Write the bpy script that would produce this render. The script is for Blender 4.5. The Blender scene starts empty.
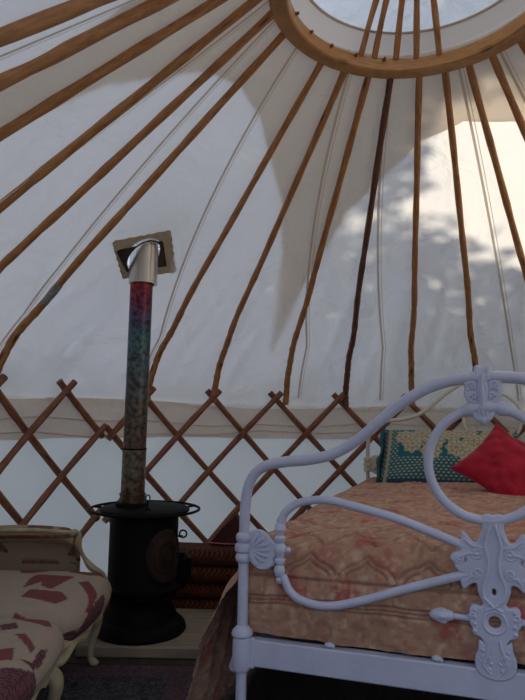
import bpy, math, random
import numpy as np
from mathutils import Vector, Matrix, Euler, noise as mnoise
random.seed(7); rng = np.random.default_rng(7)
S = bpy.context.scene
COL = S.collection
PI = math.pi
R_ = math.radians

# ---------------------------------------------------------------- camera
EYE = 1.06
cam_d = bpy.data.cameras.new('camera'); cam = bpy.data.objects.new('camera', cam_d); COL.objects.link(cam)
cam_d.sensor_fit = 'VERTICAL'; cam_d.sensor_height = 36.0; cam_d.lens = 36.0 * 610.0 / 700.0
cam_d.clip_start = 0.02
_p, _r = 0.1108, -0.0185
_f = Vector((0, math.cos(_p), math.sin(_p))); _u = Vector((0, -math.sin(_p), math.cos(_p))); _x = Vector((1, 0, 0))
_X = _x * math.cos(_r) + _u * -math.sin(_r)
_U = _u * math.cos(_r) + _x * math.sin(_r)
M = Matrix((( _X.x, _U.x, -_f.x, 0), (_X.y, _U.y, -_f.y, 0), (_X.z, _U.z, -_f.z, EYE), (0, 0, 0, 1)))
cam.matrix_world = M
S.camera = cam

# ---------------------------------------------------------------- world, sun, exposure
S.view_settings.view_transform = 'Standard'; S.view_settings.look = 'None'
S.view_settings.gamma = 1.0; S.view_settings.use_curve_mapping = False
S.view_settings.exposure = -0.45
W = bpy.data.worlds.new('sky'); S.world = W; W.use_nodes = True
nt = W.node_tree; nt.nodes.clear()
wo = nt.nodes.new('ShaderNodeOutputWorld'); bg = nt.nodes.new('ShaderNodeBackground')
tc = nt.nodes.new('ShaderNodeTexCoord'); sx = nt.nodes.new('ShaderNodeSeparateXYZ'); cr_ = nt.nodes.new('ShaderNodeValToRGB')
nt.links.new(tc.outputs['Generated'], sx.inputs[0])
mp = nt.nodes.new('ShaderNodeMapRange'); mp.inputs[1].default_value = -1; mp.inputs[2].default_value = 1
nt.links.new(sx.outputs[2], mp.inputs[0]); nt.links.new(mp.outputs[0], cr_.inputs[0])
e = cr_.color_ramp.elements
e[0].position = 0.0; e[0].color = (0.07, 0.08, 0.06, 1)
e[1].position = 1.0; e[1].color = (0.68, 0.77, 0.98, 1)
a_ = e.new(0.49); a_.color = (0.11, 0.13, 0.11, 1)
a_ = e.new(0.53); a_.color = (0.22, 0.28, 0.43, 1)          # horizon band darkened and blued to dim and tint the doorway light
a_ = e.new(0.64); a_.color = (0.68, 0.77, 1.0, 1)
SKY = 1.22
bg.inputs['Strength'].default_value = SKY
nt.links.new(cr_.outputs[0], bg.inputs[0]); nt.links.new(bg.outputs[0], wo.inputs[0])
SUN_AZ, SUN_EL, SUN_W = R_(52), R_(36), 7.8
sun_dir = Vector((math.cos(SUN_EL) * math.sin(SUN_AZ), math.cos(SUN_EL) * math.cos(SUN_AZ), math.sin(SUN_EL)))
sd = bpy.data.lights.new('sun', 'SUN'); sd.energy = SUN_W; sd.angle = R_(0.8); sd.color = (1.0, 0.93, 0.80)
so = bpy.data.objects.new('sun', sd); COL.objects.link(so)
so.rotation_euler = (-sun_dir).to_track_quat('-Z', 'Y').to_euler()

# ---------------------------------------------------------------- mesh helpers
class MB:
    def __init__(s): s.v = []; s.f = []; s.uv = []; s.c = None
    def add(s, verts, faces, uvs=None):
        o = len(s.v); s.v += [tuple(p) for p in verts]; s.f += [tuple(i + o for i in f) for f in faces]
        s.uv += list(uvs) if uvs is not None else [(p[0], p[2]) for p in verts]
        return s
    def box(s, c, d, rz=0.0, bev=0.0, rx=0.0, ry=0.0):
        hx, hy, hz = d[0] / 2, d[1] / 2, d[2] / 2
        mm = Matrix.Translation(c) @ Euler((rx, ry, rz)).to_matrix().to_4x4()
        b = min(bev, hx * .9, hy * .9, hz * .9)
        if b <= 0:
            P = [(x, y, z) for x in (-hx, hx) for y in (-hy, hy) for z in (-hz, hz)]
            F = [(0, 1, 3, 2), (4, 6, 7, 5), (0, 4, 5, 1), (2, 3, 7, 6), (0, 2, 6, 4), (1, 5, 7, 3)]
        else:
            # chamfered box
            P = []; idx = {}
            for ix, sxx in enumerate((-1, 1)):
                for iy, syy in enumerate((-1, 1)):
                    for iz, szz in enumerate((-1, 1)):
                        for ax in range(3):
                            q = [sxx * (hx - b), syy * (hy - b), szz * (hz - b)]
                            q[ax] = (sxx * hx, syy * hy, szz * hz)[ax]
                            idx[(ix, iy, iz, ax)] = len(P); P.append(tuple(q))
            F = []
            for ax in range(3):
                o = [i for i in range(3) if i != ax]
                for sd_ in (0, 1):
                    ring = []
                    for a, b2 in ((0, 0), (1, 0), (1, 1), (0, 1)):
                        k = [0, 0, 0]; k[ax] = sd_; k[o[0]] = a; k[o[1]] = b2
                        ring.append(idx[(k[0], k[1], k[2], ax)])
                    F.append(tuple(ring))
            for ax in range(3):      # edges along ax
                o = [i for i in range(3) if i != ax]
                for a in (0, 1):
                    for b2 in (0, 1):
                        k0 = [0, 0, 0]; k0[o[0]] = a; k0[o[1]] = b2; k1 = list(k0); k1[ax] = 1
                        F.append((idx[(*k0, o[0])], idx[(*k1, o[0])], idx[(*k1, o[1])], idx[(*k0, o[1])]))
            for ix in (0, 1):
                for iy in (0, 1):
                    for iz in (0, 1):
                        F.append(tuple(idx[(ix, iy, iz, a)] for a in range(3)))
        return s.add([tuple(mm @ Vector(p)) for p in P], F)
    def tube(s, pts, rad, n=10, cap=True, closed=False, squash=1.0):
        pts = [Vector(p) for p in pts]; m = len(pts)
        rad = rad if hasattr(rad, '__len__') else [rad] * m
        T = []
        for i in range(m):
            a = pts[(i - 1) % m] if (closed or i > 0) else pts[i]
            b = pts[(i + 1) % m] if (closed or i < m - 1) else pts[i]
            t = (b - a); T.append(t.normalized() if t.length > 1e-9 else Vector((0, 0, 1)))
        ref = Vector((0, 0, 1)) if abs(T[0].z) < .9 else Vector((0, 1, 0))
        nrm = (ref - T[0] * ref.dot(T[0])).normalized()
        V = []; U = []; L = 0
        for i in range(m):
            if i: L += (pts[i] - pts[i - 1]).length
            nrm = (nrm - T[i] * nrm.dot(T[i])).normalized(); bn = T[i].cross(nrm)
            for k in range(n):
                a = 2 * PI * k / n
                V.append(pts[i] + (nrm * math.cos(a) + bn * math.sin(a) * squash) * rad[i]); U.append((k / n, L))
        F = []
        for i in range(m if closed else m - 1):
            for k in range(n):
                F.append((i * n + k, i * n + (k + 1) % n, ((i + 1) % m) * n + (k + 1) % n, ((i + 1) % m) * n + k))
        if cap and not closed:
            F.append(tuple(range(n))[::-1]); F.append(tuple(range((m - 1) * n, m * n)))
        return s.add(V, F, U)
    def lathe(s, prof, c=(0, 0, 0), n=40, axis=None, a0=0, a1=2 * PI):
        full = abs(a1 - a0 - 2 * PI) < 1e-6; k = n if full else n + 1
        V = []; U = []
        q = Vector((0, 0, 1)).rotation_difference(Vector(axis)) if axis else None
        for (r, z) in prof:
            for i in range(k):
                a = a0 + (a1 - a0) * i / n
                p = Vector((r * math.cos(a), r * math.sin(a), z))
                if q: p = q @ p
                V.append(p + Vector(c)); U.append((i / n, z))
        F = []
        for j in range(len(prof) - 1):
            for i in range(n):
                i2 = (i + 1) % k
                F.append((j * k + i, j * k + i2, (j + 1) * k + i2, (j + 1) * k + i))
        return s.add(V, F, U)
    def ball(s, c, r, n=12, m=8):
        r = r if hasattr(r, '__len__') else (r, r, r)
        V = [(c[0], c[1], c[2] - r[2])]
        for j in range(1, m):
            t = -PI / 2 + PI * j / m
            for i in range(n):
                a = 2 * PI * i / n
                V.append((c[0] + r[0] * math.cos(t) * math.cos(a), c[1] + r[1] * math.cos(t) * math.sin(a), c[2] + r[2] * math.sin(t)))
        V.append((c[0], c[1], c[2] + r[2])); F = []
        for i in range(n): F.append((0, 1 + (i + 1) % n, 1 + i))
        for j in range(m - 2):
            for i in range(n):
                F.append((1 + j * n + i, 1 + j * n + (i + 1) % n, 1 + (j + 1) * n + (i + 1) % n, 1 + (j + 1) * n + i))
        l = len(V) - 1
        for i in range(n): F.append((l, 1 + (m - 2) * n + i, 1 + (m - 2) * n + (i + 1) % n))
        return s.add(V, F)
    def grid(s, P, wrap=False, uv=None):
        """P: array (rows, cols, 3)"""
        P = np.asarray(P, float); r, c = P.shape[:2]
        F = []
        for j in range(r - 1):
            for i in range(c if wrap else c - 1):
                i2 = (i + 1) % c
                F.append((j * c + i, j * c + i2, (j + 1) * c + i2, (j + 1) * c + i))
        U = [(i / max(1, c - 1), j / max(1, r - 1)) for j in range(r) for i in range(c)] if uv is None else uv
        return s.add(P.reshape(-1, 3).tolist(), F, U)
    def build(s, name, mat, parent=None, smooth=True, sharp=40, colors=None):
        me = bpy.data.meshes.new(name); me.from_pydata(s.v, [], s.f)
        me.validate(); me.update()
        ob = bpy.data.objects.new(name, me); COL.objects.link(ob)
        if mat: me.materials.append(mat)
        if len(s.uv) == len(me.vertices):
            uvl = me.uv_layers.new(name='UVMap')
            li = np.zeros(len(me.loops), np.int32); me.loops.foreach_get('vertex_index', li)
            uvl.data.foreach_set('uv', np.asarray(s.uv, np.float32)[li].ravel())
        if colors is not None:
            ca = me.color_attributes.new('Col', 'FLOAT_COLOR', 'POINT')
            c4 = np.ones((len(me.vertices), 4), np.float32); c4[:, :3] = np.clip(colors, 0, 1)
            ca.data.foreach_set('color', c4.ravel())
        if smooth:
            me.polygons.foreach_set('use_smooth', [True] * len(me.polygons))
            try: me.set_sharp_from_angle(angle=R_(sharp))
            except Exception: pass
        if parent: ob.parent = parent
        return ob

def thing(name, label, cat, loc=(0, 0, 0), rot=(0, 0, 0), group=None):
    o = bpy.data.objects.new(name, None); COL.objects.link(o); o.location = loc; o.rotation_euler = rot
    o.empty_display_size = .1
    o['label'] = label; o['category'] = cat
    if group: o['group'] = group
    return o
def tag(o, label, cat, group=None):
    o['label'] = label; o['category'] = cat
    if group: o['group'] = group
    return o
def struct(o): o['kind'] = 'structure'; return o
def solid(o, t, off=-1):
    m = o.modifiers.new('thickness', 'SOLIDIFY'); m.thickness = t; m.offset = off; return o
def spline(pts, n=12):
    """Catmull-Rom through the points"""
    P = [np.array(p, float) for p in pts]; P = [2 * P[0] - P[1]] + P + [2 * P[-1] - P[-2]]; out = []
    for i in range(1, len(P) - 2):
        for k in range(n):
            t = k / n; a, b, c, d = P[i - 1:i + 3]
            out.append(.5 * ((2 * b) + (c - a) * t + (2 * a - 5 * b + 4 * c - d) * t * t + (-a + 3 * b - 3 * c + d) * t ** 3))
    out.append(P[-2]); return out
def smoothstep(a, b, x):
    t = np.clip((np.asarray(x, float) - a) / (b - a), 0, 1); return t * t * (3 - 2 * t)
def vnoise(X, Y, sc=1.0, seed=0):
    """smooth value noise 0..1 on arrays"""
    X = np.asarray(X, float) * sc + seed * 17.3; Y = np.asarray(Y, float) * sc + seed * 7.1
    xi, yi = np.floor(X), np.floor(Y); fx, fy = X - xi, Y - yi
    h = lambda a, b: np.modf(np.abs(np.sin(a * 127.1 + b * 311.7 + seed) * 43758.5453))[0]
    u, v = fx * fx * (3 - 2 * fx), fy * fy * (3 - 2 * fy)
    return (h(xi, yi) * (1 - u) + h(xi + 1, yi) * u) * (1 - v) + (h(xi, yi + 1) * (1 - u) + h(xi + 1, yi + 1) * u) * v

# ---------------------------------------------------------------- materials
def newmat(name):
    m = bpy.data.materials.new(name); m.use_nodes = True
    return m, m.node_tree, m.node_tree.nodes['Principled BSDF']
def N(t, kind, **kw):
    n = t.nodes.new(kind)
    for k, v in kw.items(): n.inputs[k].default_value = v
    return n
def mat(name, col, rough=.6, metal=0.0, col2=None, scale=8.0, bump=0.0, bscale=60.0, stretch=None, coord='Object', spec=.5, sheen=0.0, contrast=(.35, .65)):
    m, t, b = newmat(name)
    b.inputs['Base Color'].default_value = (*col, 1); b.inputs['Roughness'].default_value = rough
    b.inputs['Metallic'].default_value = metal; b.inputs['Specular IOR Level'].default_value = spec
    if sheen: b.inputs['Sheen Weight'].default_value = sheen
    c = t.nodes.new('ShaderNodeTexCoord'); src = c.outputs[coord]
    if stretch:
        mpn = t.nodes.new('ShaderNodeMapping'); mpn.inputs['Scale'].default_value = stretch
        t.links.new(src, mpn.inputs[0]); src = mpn.outputs[0]
    if col2 is not None:
        n = N(t, 'ShaderNodeTexNoise', Scale=scale, Detail=5.0); t.links.new(src, n.inputs['Vector'])
        r = t.nodes.new('ShaderNodeValToRGB'); r.color_ramp.elements[0].position = contrast[0]; r.color_ramp.elements[1].position = contrast[1]
        r.color_ramp.elements[0].color = (*col, 1); r.color_ramp.elements[1].color = (*col2, 1)
        t.links.new(n.outputs[0], r.inputs[0]); t.links.new(r.outputs[0], b.inputs['Base Color'])
    if bump:
        n2 = N(t, 'ShaderNodeTexNoise', Scale=bscale, Detail=4.0); t.links.new(src, n2.inputs['Vector'])
        bp = N(t, 'ShaderNodeBump', Strength=bump, Distance=.01); t.links.new(n2.outputs[0], bp.inputs['Height'])
        t.links.new(bp.outputs[0], b.inputs['Normal'])
    return m
def vcmat(name, rough=.8, bump=.2, bscale=200, sheen=0.0, spec=.3):
    m, t, b = newmat(name)
    a = t.nodes.new('ShaderNodeAttribute'); a.attribute_name = 'Col'
    c = t.nodes.new('ShaderNodeTexCoord')
    n = N(t, 'ShaderNodeTexNoise', Scale=bscale, Detail=3.0); t.links.new(c.outputs['Object'], n.inputs['Vector'])
    mx = t.nodes.new('ShaderNodeMix'); mx.data_type = 'RGBA'; mx.blend_type = 'MULTIPLY'; mx.inputs[0].default_value = .35
    t.links.new(a.outputs['Color'], mx.inputs[6]); t.links.new(n.outputs[0], mx.inputs[7])
    t.links.new(mx.outputs[2], b.inputs['Base Color'])
    b.inputs['Roughness'].default_value = rough; b.inputs['Specular IOR Level'].default_value = spec
    if sheen: b.inputs['Sheen Weight'].default_value = sheen
    bp = N(t, 'ShaderNodeBump', Strength=bump, Distance=.004); t.links.new(n.outputs[0], bp.inputs['Height']); t.links.new(bp.outputs[0], b.inputs['Normal'])
    return m
def canvas_mat(name, col, tcol, bump=.25, bscale=6.0, fine=.1):
    """cloth that lets daylight through: diffuse front plus translucent back"""
    m = bpy.data.materials.new(name); m.use_nodes = True; t = m.node_tree; t.nodes.clear()
    o = t.nodes.new('ShaderNodeOutputMaterial'); d = t.nodes.new('ShaderNodeBsdfDiffuse'); tr = t.nodes.new('ShaderNodeBsdfTranslucent')
    ad = t.nodes.new('ShaderNodeAddShader')
    d.inputs[0].default_value = (*col, 1); tr.inputs[0].default_value = (*tcol, 1)
    c = t.nodes.new('ShaderNodeTexCoord')
    n = N(t, 'ShaderNodeTexNoise', Scale=bscale, Detail=4.0, Distortion=.6); t.links.new(c.outputs['Object'], n.inputs['Vector'])
    bp = N(t, 'ShaderNodeBump', Strength=bump, Distance=.05); t.links.new(n.outputs[0], bp.inputs['Height'])
    t.links.new(bp.outputs[0], d.inputs['Normal']); t.links.new(bp.outputs[0], tr.inputs['Normal'])
    t.links.new(d.outputs[0], ad.inputs[0]); t.links.new(tr.outputs[0], ad.inputs[1]); t.links.new(ad.outputs[0], o.inputs[0])
    return m
def wood_mat(name, c1, c2, c3, rough=.55):
    m, t, b = newmat(name)
    uv = t.nodes.new('ShaderNodeUVMap'); mpn = t.nodes.new('ShaderNodeMapping'); mpn.inputs['Scale'].default_value = (5, 9, 1)
    t.links.new(uv.outputs[0], mpn.inputs[0])
    oi = t.nodes.new('ShaderNodeObjectInfo'); ad = t.nodes.new('ShaderNodeVectorMath'); ad.operation = 'ADD'
    t.links.new(mpn.outputs[0], ad.inputs[0]); t.links.new(oi.outputs['Random'], ad.inputs[1])
    n = N(t, 'ShaderNodeTexNoise', Scale=1.6, Detail=6.0, Distortion=.8); t.links.new(ad.outputs[0], n.inputs['Vector'])
    r = t.nodes.new('ShaderNodeValToRGB'); r.color_ramp.elements[0].position = .3; r.color_ramp.elements[1].position = .7
    r.color_ramp.elements[0].color = (*c1, 1); r.color_ramp.elements[1].color = (*c2, 1)
    t.links.new(n.outputs[0], r.inputs[0])
    v = N(t, 'ShaderNodeTexVoronoi', Scale=.55); t.links.new(ad.outputs[0], v.inputs['Vector'])
    r2 = t.nodes.new('ShaderNodeValToRGB'); r2.color_ramp.elements[0].position = .08; r2.color_ramp.elements[1].position = .22
    r2.color_ramp.elements[0].color = (1, 1, 1, 1); r2.color_ramp.elements[1].color = (0, 0, 0, 1)
    t.links.new(v.outputs['Distance'], r2.inputs[0])
    mx = t.nodes.new('ShaderNodeMix'); mx.data_type = 'RGBA'; t.links.new(r2.outputs[0], mx.inputs[0]); t.links.new(r.outputs[0], mx.inputs[6]); mx.inputs[7].default_value = (*c3, 1)
    t.links.new(mx.outputs[2], b.inputs['Base Color']); b.inputs['Roughness'].default_value = rough
    bp = N(t, 'ShaderNodeBump', Strength=.35, Distance=.006); t.links.new(n.outputs[0], bp.inputs['Height']); t.links.new(bp.outputs[0], b.inputs['Normal'])
    return m

M_ROOF = canvas_mat('roof_canvas', (.43, .42, .395), (.46, .44, .405), 1.0, 3.5)
M_WALL = canvas_mat('wall_canvas', (.46, .48, .465), (.52, .535, .50), .3, 3.0)
M_BAND = canvas_mat('band_canvas', (.40, .345, .30), (.42, .365, .32), .6, 6.0)
M_CAP = canvas_mat('cap_canvas', (.38, .34, .29), (.44, .385, .325), .2, 3.0)
M_CLEAR = canvas_mat('crown_sheet', (.18, .18, .17), (.80, .80, .77), .9, 5.0)
M_SEAM = canvas_mat('seam_tape', (.33, .29, .245), (.36, .31, .26), .1)
M_POLE = wood_mat('pole_wood', (.30, .115, .032), (.50, .235, .085), (.10, .035, .012))
M_POLE_DARK = wood_mat('dark_pole_wood', (.095, .035, .018), (.17, .065, .032), (.04, .015, .008))
M_LATT = wood_mat('lattice_wood', (.17, .052, .024), (.30, .11, .05), (.06, .022, .012), .5)
M_RING = wood_mat('ring_wood', (.36, .16, .045), (.52, .26, .085), (.16, .06, .02), .45)
M_IRON = mat('white_painted_iron', (.60, .62, .78), .36, col2=(.53, .55, .72), scale=12, bump=.12, bscale=45)
M_CREAMIRON = mat('cream_painted_iron', (.72, .66, .52), .4)
M_BLACK = mat('black_cast_iron', (.002, .002, .0022), .6, 0.0, spec=.12, col2=(.0035, .003, .003), scale=20, bump=.25, bscale=80)
M_STEEL = mat('brushed_steel', (.62, .58, .52), .3, 1.0, col2=(.48, .44, .40), scale=4, stretch=(30, 30, 1))
M_BOARD = mat('hearth_board', (.36, .29, .21), .8, col2=(.26, .21, .15), scale=5, stretch=(1, 8, 1), bump=.2)
M_BOARDEDGE = M_BOARD

# ---------------------------------------------------------------- yurt geometry
CX, CY, RW = .548, 2.066, 2.1
RING_R, RING_Z = .543, 2.614
EAVE = 1.19
def pol(az, r, z): a = R_(az); return Vector((CX + r * math.sin(a), CY + r * math.cos(a), z))
def roofline(r): return RING_Z - (r - RING_R) * .8345
# pole number -> (azimuth at the ring, azimuth at the eave)
POLES = {-7: (-127.3, -122.8), -6: (-116.6, -112.6), -5: (-102.9, -101.4), -4: (-90.7, -86.7), -3: (-76.5, -76.0), -2: (-62.3, -64.0),
         0: (-34.9, -36.9), 1: (-21.7, -24.6), 2: (-9.5, -10.8), 3: (1.2, .6), 4: (14.4, 12.7), 5: (26.1, 24.2), 6: (36.8, 36.6), 7: (47.5, 47.5), 8: (61.2, 60.2)}

# the roof canvas: one revolved cloth, with its flue opening cut out
prof = [(.50, 2.682), (.62, 2.582), (.8, 2.432), (1.0, 2.265), (1.2, 2.098), (1.4, 1.932), (1.6, 1.765), (1.75, 1.645), (1.88, 1.53), (1.98, 1.43), (2.06, 1.33), (2.115, 1.22), (2.13, 1.12)]
pp = spline([(a, b, 0) for a, b in prof], 6)
FL = pol(0, 0, 0); FLX, FLY, FLZ = -.609, 2.975, 1.857      # where the flue goes through
NA = 720
A0, A1 = -151, 155          # the doorway is behind the camera
pp = spline([(a, b, 0) for a, b in prof], 12)
rz = np.array(pp)[:, :2]; azs = np.linspace(-180, 180, NA + 1)[:-1]
AZ, RR = np.meshgrid(azs, rz[:, 0]); ZZ = np.tile(rz[:, 1][:, None], (1, NA))
ff = np.sin(PI * ((AZ + 36.4) / 12.2 % 1.0))
sag = .014 * ff * smoothstep(.7, 1.4, RR) * (1 - smoothstep(1.8, 2.05, RR))
w = .016 * (vnoise(AZ * .25, RR * 1.3, 1, 3) - .5) * 2 * smoothstep(1.2, 2.0, RR) * (1 - .5 * smoothstep(2.05, 2.13, RR))
w = w + .022 * (vnoise(AZ * .55 + RR * 5, RR * 1.6, 1, 5) - .5) * 2 * smoothstep(1.3, 2.0, RR) * (1 - smoothstep(2.07, 2.13, RR))
w = w + .012 * (vnoise(AZ * .35 - RR * 9, RR * 3, 1, 8) - .5) * 2 * smoothstep(.9, 1.6, RR)
w = np.clip(w, -.035, .014)
w = np.where(w < 0, w * smoothstep(1.1, 1.7, RR), w)
VX = np.stack([CX + (RR - w) * np.sin(np.radians(AZ)), CY + (RR - w) * np.cos(np.radians(AZ)), ZZ + np.maximum(-sag, -.012) - w * .8], -1)
V = VX.reshape(-1, 3); rows = len(pp)
F = []
_az0 = math.atan2(FLX - CX, FLY - CY)
for j in range(rows - 1):
    for i in range(NA):
        i2 = (i + 1) % NA
        q = (j * NA + i, j * NA + i2, (j + 1) * NA + i2, (j + 1) * NA + i)
        m_ = V[list(q)].mean(0)
        dx_ = (m_[0] - FLX) * math.cos(_az0) - (m_[1] - FLY) * math.sin(_az0); dy_ = ((m_[0] - FLX) * math.sin(_az0) + (m_[1] - FLY) * math.cos(_az0)) * 1.3
        if (dx_ / .088) ** 2 + (dy_ / .098) ** 2 < 1: continue
        if (azs[i] < A0 or azs[i] > A1) and m_[2] < 1.62: continue
        F.append(q)
roof = MB().add(V.tolist(), F).build('ceiling', M_ROOF, sharp=180); struct(roof)

# panel seams in the roof cloth
def roof_pt(az, r, d=-.006):
    zs = np.interp(r, [p[0] for p in pp], [p[1] for p in pp]); return pol(az, r - .75 * -d * -1 if False else r + d * .64, float(zs) + d * .77 * 1.4)
SEAMS = [(-119, -119), (-84, -89), (-72, -65), (-51, -38), (-19, -8), (.5, 7.2), (33, 31), (52, 54)]
for a, b in SEAMS:
    for k, (off, hw_) in enumerate(((-.006, .0065), (.012, .002))):
        P = []
        for t in np.linspace(0, 1, 50):
            r = .56 + t * (2.115 - .56); az = a + (b - a) * min(1, (r - .56) / 1.3)
            zc = float(np.interp(r, [p[0] for p in pp], [p[1] for p in pp]))
            c0 = pol(az, r - .012, zc - .024)
            tang = Vector((math.cos(R_(az)), -math.sin(R_(az)), 0))
            P.append([c0 + tang * (off - hw_), c0 + tang * (off + hw_)])
        MB().grid(P).build('seam', M_SEAM, roof)

# crown cover: a second cloth over the top, cut as a four-pointed star, with a lighter round centre
def cap_r(az):
    d = abs(((az + 15) + 45) % 90 - 45)
    return float(np.interp(d, [0, 2, 5, 10, 20, 30, 45], [1.95, 1.6, 1.33, 1.10, .93, .82, .77]))
def cap_z(r):
    if r < .50: return 2.694 + .34 * (1 - (r / .50) ** 2)
    return float(np.interp(r, [p[0] for p in pp], [p[1] for p in pp])) + .012
CLR = .45
P = []
for t in np.linspace(0, 1, 40):
    row = []
    for i in range(360):
        az = i - 180; rm = cap_r(az); r = CLR + (rm - CLR) * t
        row.append(pol(az, r, cap_z(r)))
    P.append(row)
cap = MB().grid(P, wrap=True).build('crown_cover', M_CAP, sharp=180)
tag(cap, 'star-shaped canvas cover stretched over the crown of the yurt roof', 'canopy')
P = [[pol(i * 5, CLR * t, cap_z(CLR * t)) for i in range(72)] for t in np.linspace(0.001, 1.0, 14)]
MB().grid(P, wrap=True).build('skylight_sheet', M_CLEAR, cap, sharp=180)
# rolled hem where sheet and cover meet
MB().tube([pol(i * 5, CLR, cap_z(CLR) - .004) for i in range(72)], .006, 6, closed=True).build('hem', M_SEAM, cap)

# wall cloth
def wallgrid(r, z0, z1, a0, a1, n, m, amp, seed, uamp=0.0):
    P = []
    for t in np.linspace(0, 1, m):
        row = []
        for az in np.linspace(a0, a1, n):
            zz = z0 + (z1 - z0) * t + uamp * t * (float(vnoise(az * .12, 0, 1, seed + 3)) - .5)
            rr = r + amp * (float(vnoise(az * .35, t * 3, 1, seed)) - .5) * 2
            row.append(pol(az, rr, zz))
        P.append(row)
    return MB().grid(P)
wb = wallgrid(2.150, 0, 1.16, A0, A1, 300, 16, .006, 11).build('wall_back', M_WALL, sharp=180); struct(wb)
bd = MB().grid(np.array([[pol(az, 2.118 - .010 * (float(vnoise(az * .22, t * 4, 1, 21)) - .5) * 2, .925 + t * .215 + t * .016 * math.sin(az * .11) + .01 * (float(vnoise(az * .15, 0, 1, 9)) - .5)) for az in np.linspace(A0, A1, 420)] for t in np.linspace(0, 1, 12)])).build('trim_1', M_BAND, sharp=180); struct(bd)
for k, z0 in enumerate((1.02, .955)):
    MB().tube([pol(az, 2.104 - .006 * math.sin(az * .2 + k), z0 + .015 * math.sin(az * .09 + k * 2) + .008 * math.sin(az * .31)) for az in np.linspace(A0, A1, 200)], .0035, 5).build('fold', M_BAND, bd)

# floor inside and the hearth
m_floor = mat('dark_floor_boards', (.030, .022, .018), .7, col2=(.055, .040, .030), scale=3, stretch=(12, 1, 1), bump=.2)
fl = MB().lathe([(0, -.04), (2.3, -.04), (2.3, 0), (0, 0)], (CX, CY, 0), 72).build('floor', m_floor, sharp=30); struct(fl)

# ---------------------------------------------------------------- crown ring and its bars
cr = thing('crown_ring', 'bent wooden crown ring at the top of the roof', 'crown', (CX, CY, 2.60))
sec = [(-.036, .004), (-.030, -.002), (.028, -.002), (.036, .006), (.036, .054), (.030, .060), (-.030, .060), (-.036, .054)]
P = []
for i in range(120):
    a = 2 * PI * i / 120; w = .004 * math.sin(3 * a + 1)
    P.append([((.515 + s_[0] + w) * math.sin(a), (.515 + s_[0] + w) * math.cos(a), s_[1]) for s_ in sec])
P = np.array(P + [P[0]])
V = P.reshape(-1, 3).tolist(); n8 = 8; F = []; U = []
for i in range(121):
    for k in range(8): U.append((k / 8, i * .027))
for i in range(120):
    for k in range(8): F.append((i * 8 + k, i * 8 + (k + 1) % 8, (i + 1) * 8 + (k + 1) % 8, (i + 1) * 8 + k))
MB().add(V, F, U).build('ring', M_RING, cr)
for i, azb in enumerate((-16.5, -9.0, 2.5, 13.0, 24.5)):     # five bent bars that cross under the crown of the dome
    a = R_(azb); pts = []
    for t in np.linspace(-1, 1, 31):
        sd2 = .035 * (i - 2) * max(0, -t)
        pts.append((t * .485 * math.sin(a) + sd2, t * .485 * math.cos(a), .056 + .295 * (1 - abs(t) ** 2.2)))
    MB().tube(pts, [.0135 + .001 * math.sin(k * 1.3 + i) for k in range(31)], 8).build('crown_bar', M_POLE, cr)
for az in range(-88, 8, 16):
    a = R_(az + 4)
    MB().tube([(.480 * math.sin(a), .480 * math.cos(a), .046), (.462 * math.sin(a), .462 * math.cos(a), .046)], [.008, .006], 7).build('peg', M_LATT, cr)

# ---------------------------------------------------------------- roof poles
LBL = {-7: 'bent roof pole, topmost at the left edge, nearest the camera', -6: 'bent roof pole, second from the top left corner',
       -5: 'bent roof pole, third from the top left corner', -4: 'bent roof pole, fourth from the top left corner',
       -3: 'bent roof pole, fifth from the top left corner, second to the left of the flue',
       -2: 'bent roof pole passing just left of the flue, grey scuff near its bend',
       0: 'bent roof pole whose foot stands directly behind the stove pipe', 1: 'bent roof pole, second to the right of the stove pipe',
       2: 'bent roof pole, next to the left of the nearly black one',
       3: 'darkest brown roof pole, the nearly black one left of the headboard', 4: 'straight roof pole, next to the right of the nearly black one',
       5: 'roof pole that ends right behind the top ornament of the footboard', 6: 'roof pole crossing the sunlit canvas, right of the ornament',
       7: 'roof pole cut off by the right edge, in the bright sunlit canvas', 8: 'roof pole at the top right corner of the picture'}
for k, (ar, ab) in POLES.items():
    rr = random.Random(k + 50)
    ts = []
    key = [(.548, None), (.9, None), (1.3, None), (1.6, None), (1.80, 1.558), (1.92, 1.448), (2.005, 1.335), (2.055, 1.22), (2.066, 1.15)]
    pts = []
    for r, z in key:
        t = min(1, (r - .543) / 1.347); az = ar + (ab - ar) * t
        # straight in plan between ring and knee
        a = pol(ar, .543, 0); b = pol(ab, 1.89, 0)
        if r <= 1.89:
            p = a + (b - a) * t; zz = roofline(r) if z is None else z
            p = Vector((p.x, p.y, zz))
        else: p = pol(ab, r, z)
        pts.append(p)
    sp = spline(pts, 6)
    n = len(sp); ph = rr.random() * 6; out = []; rad = []
    tang = Vector((math.cos(R_(ab)), -math.sin(R_(ab)), 0))
    for i, p in enumerate(sp):
        t = i / n; env = math.sin(PI * t)
        out.append(Vector(p) + tang * (.006 * math.sin(t * 9 + ph) + .003 * math.sin(t * 23 + ph)) * env)
        rad.append(.0155 + .0045 * min(1, t * 1.3) + .0012 * math.sin(i * 1.7 + ph) + .0008 * math.sin(i * 3.1))
    wm = M_POLE_DARK if k == 3 else M_POLE
    if k in (-7, -6): rad = [q * 1.15 for q in rad]
    po = MB().tube(out, rad, 10).build('roof_pole', wm)
    tag(po, LBL[k], 'pole', 'roof poles')
    if k == -2:
        seg = [(i, p) for i, p in enumerate(out) if 1.66 < math.hypot(p.x - CX, p.y - CY) < 1.80]
        sc_ = MB().tube([Vector(p) + Vector((.0015, -.002, -.001)) for i, p in seg], [rad[i] + .0008 for i, p in seg], 10).build('scuff', mat('worn_grey_bark', (.20, .18, .17), .8, col2=(.34, .31, .30), scale=30, bump=.4), po)
        sc_['label'] = 'grey worn patch on the bark'

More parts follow.
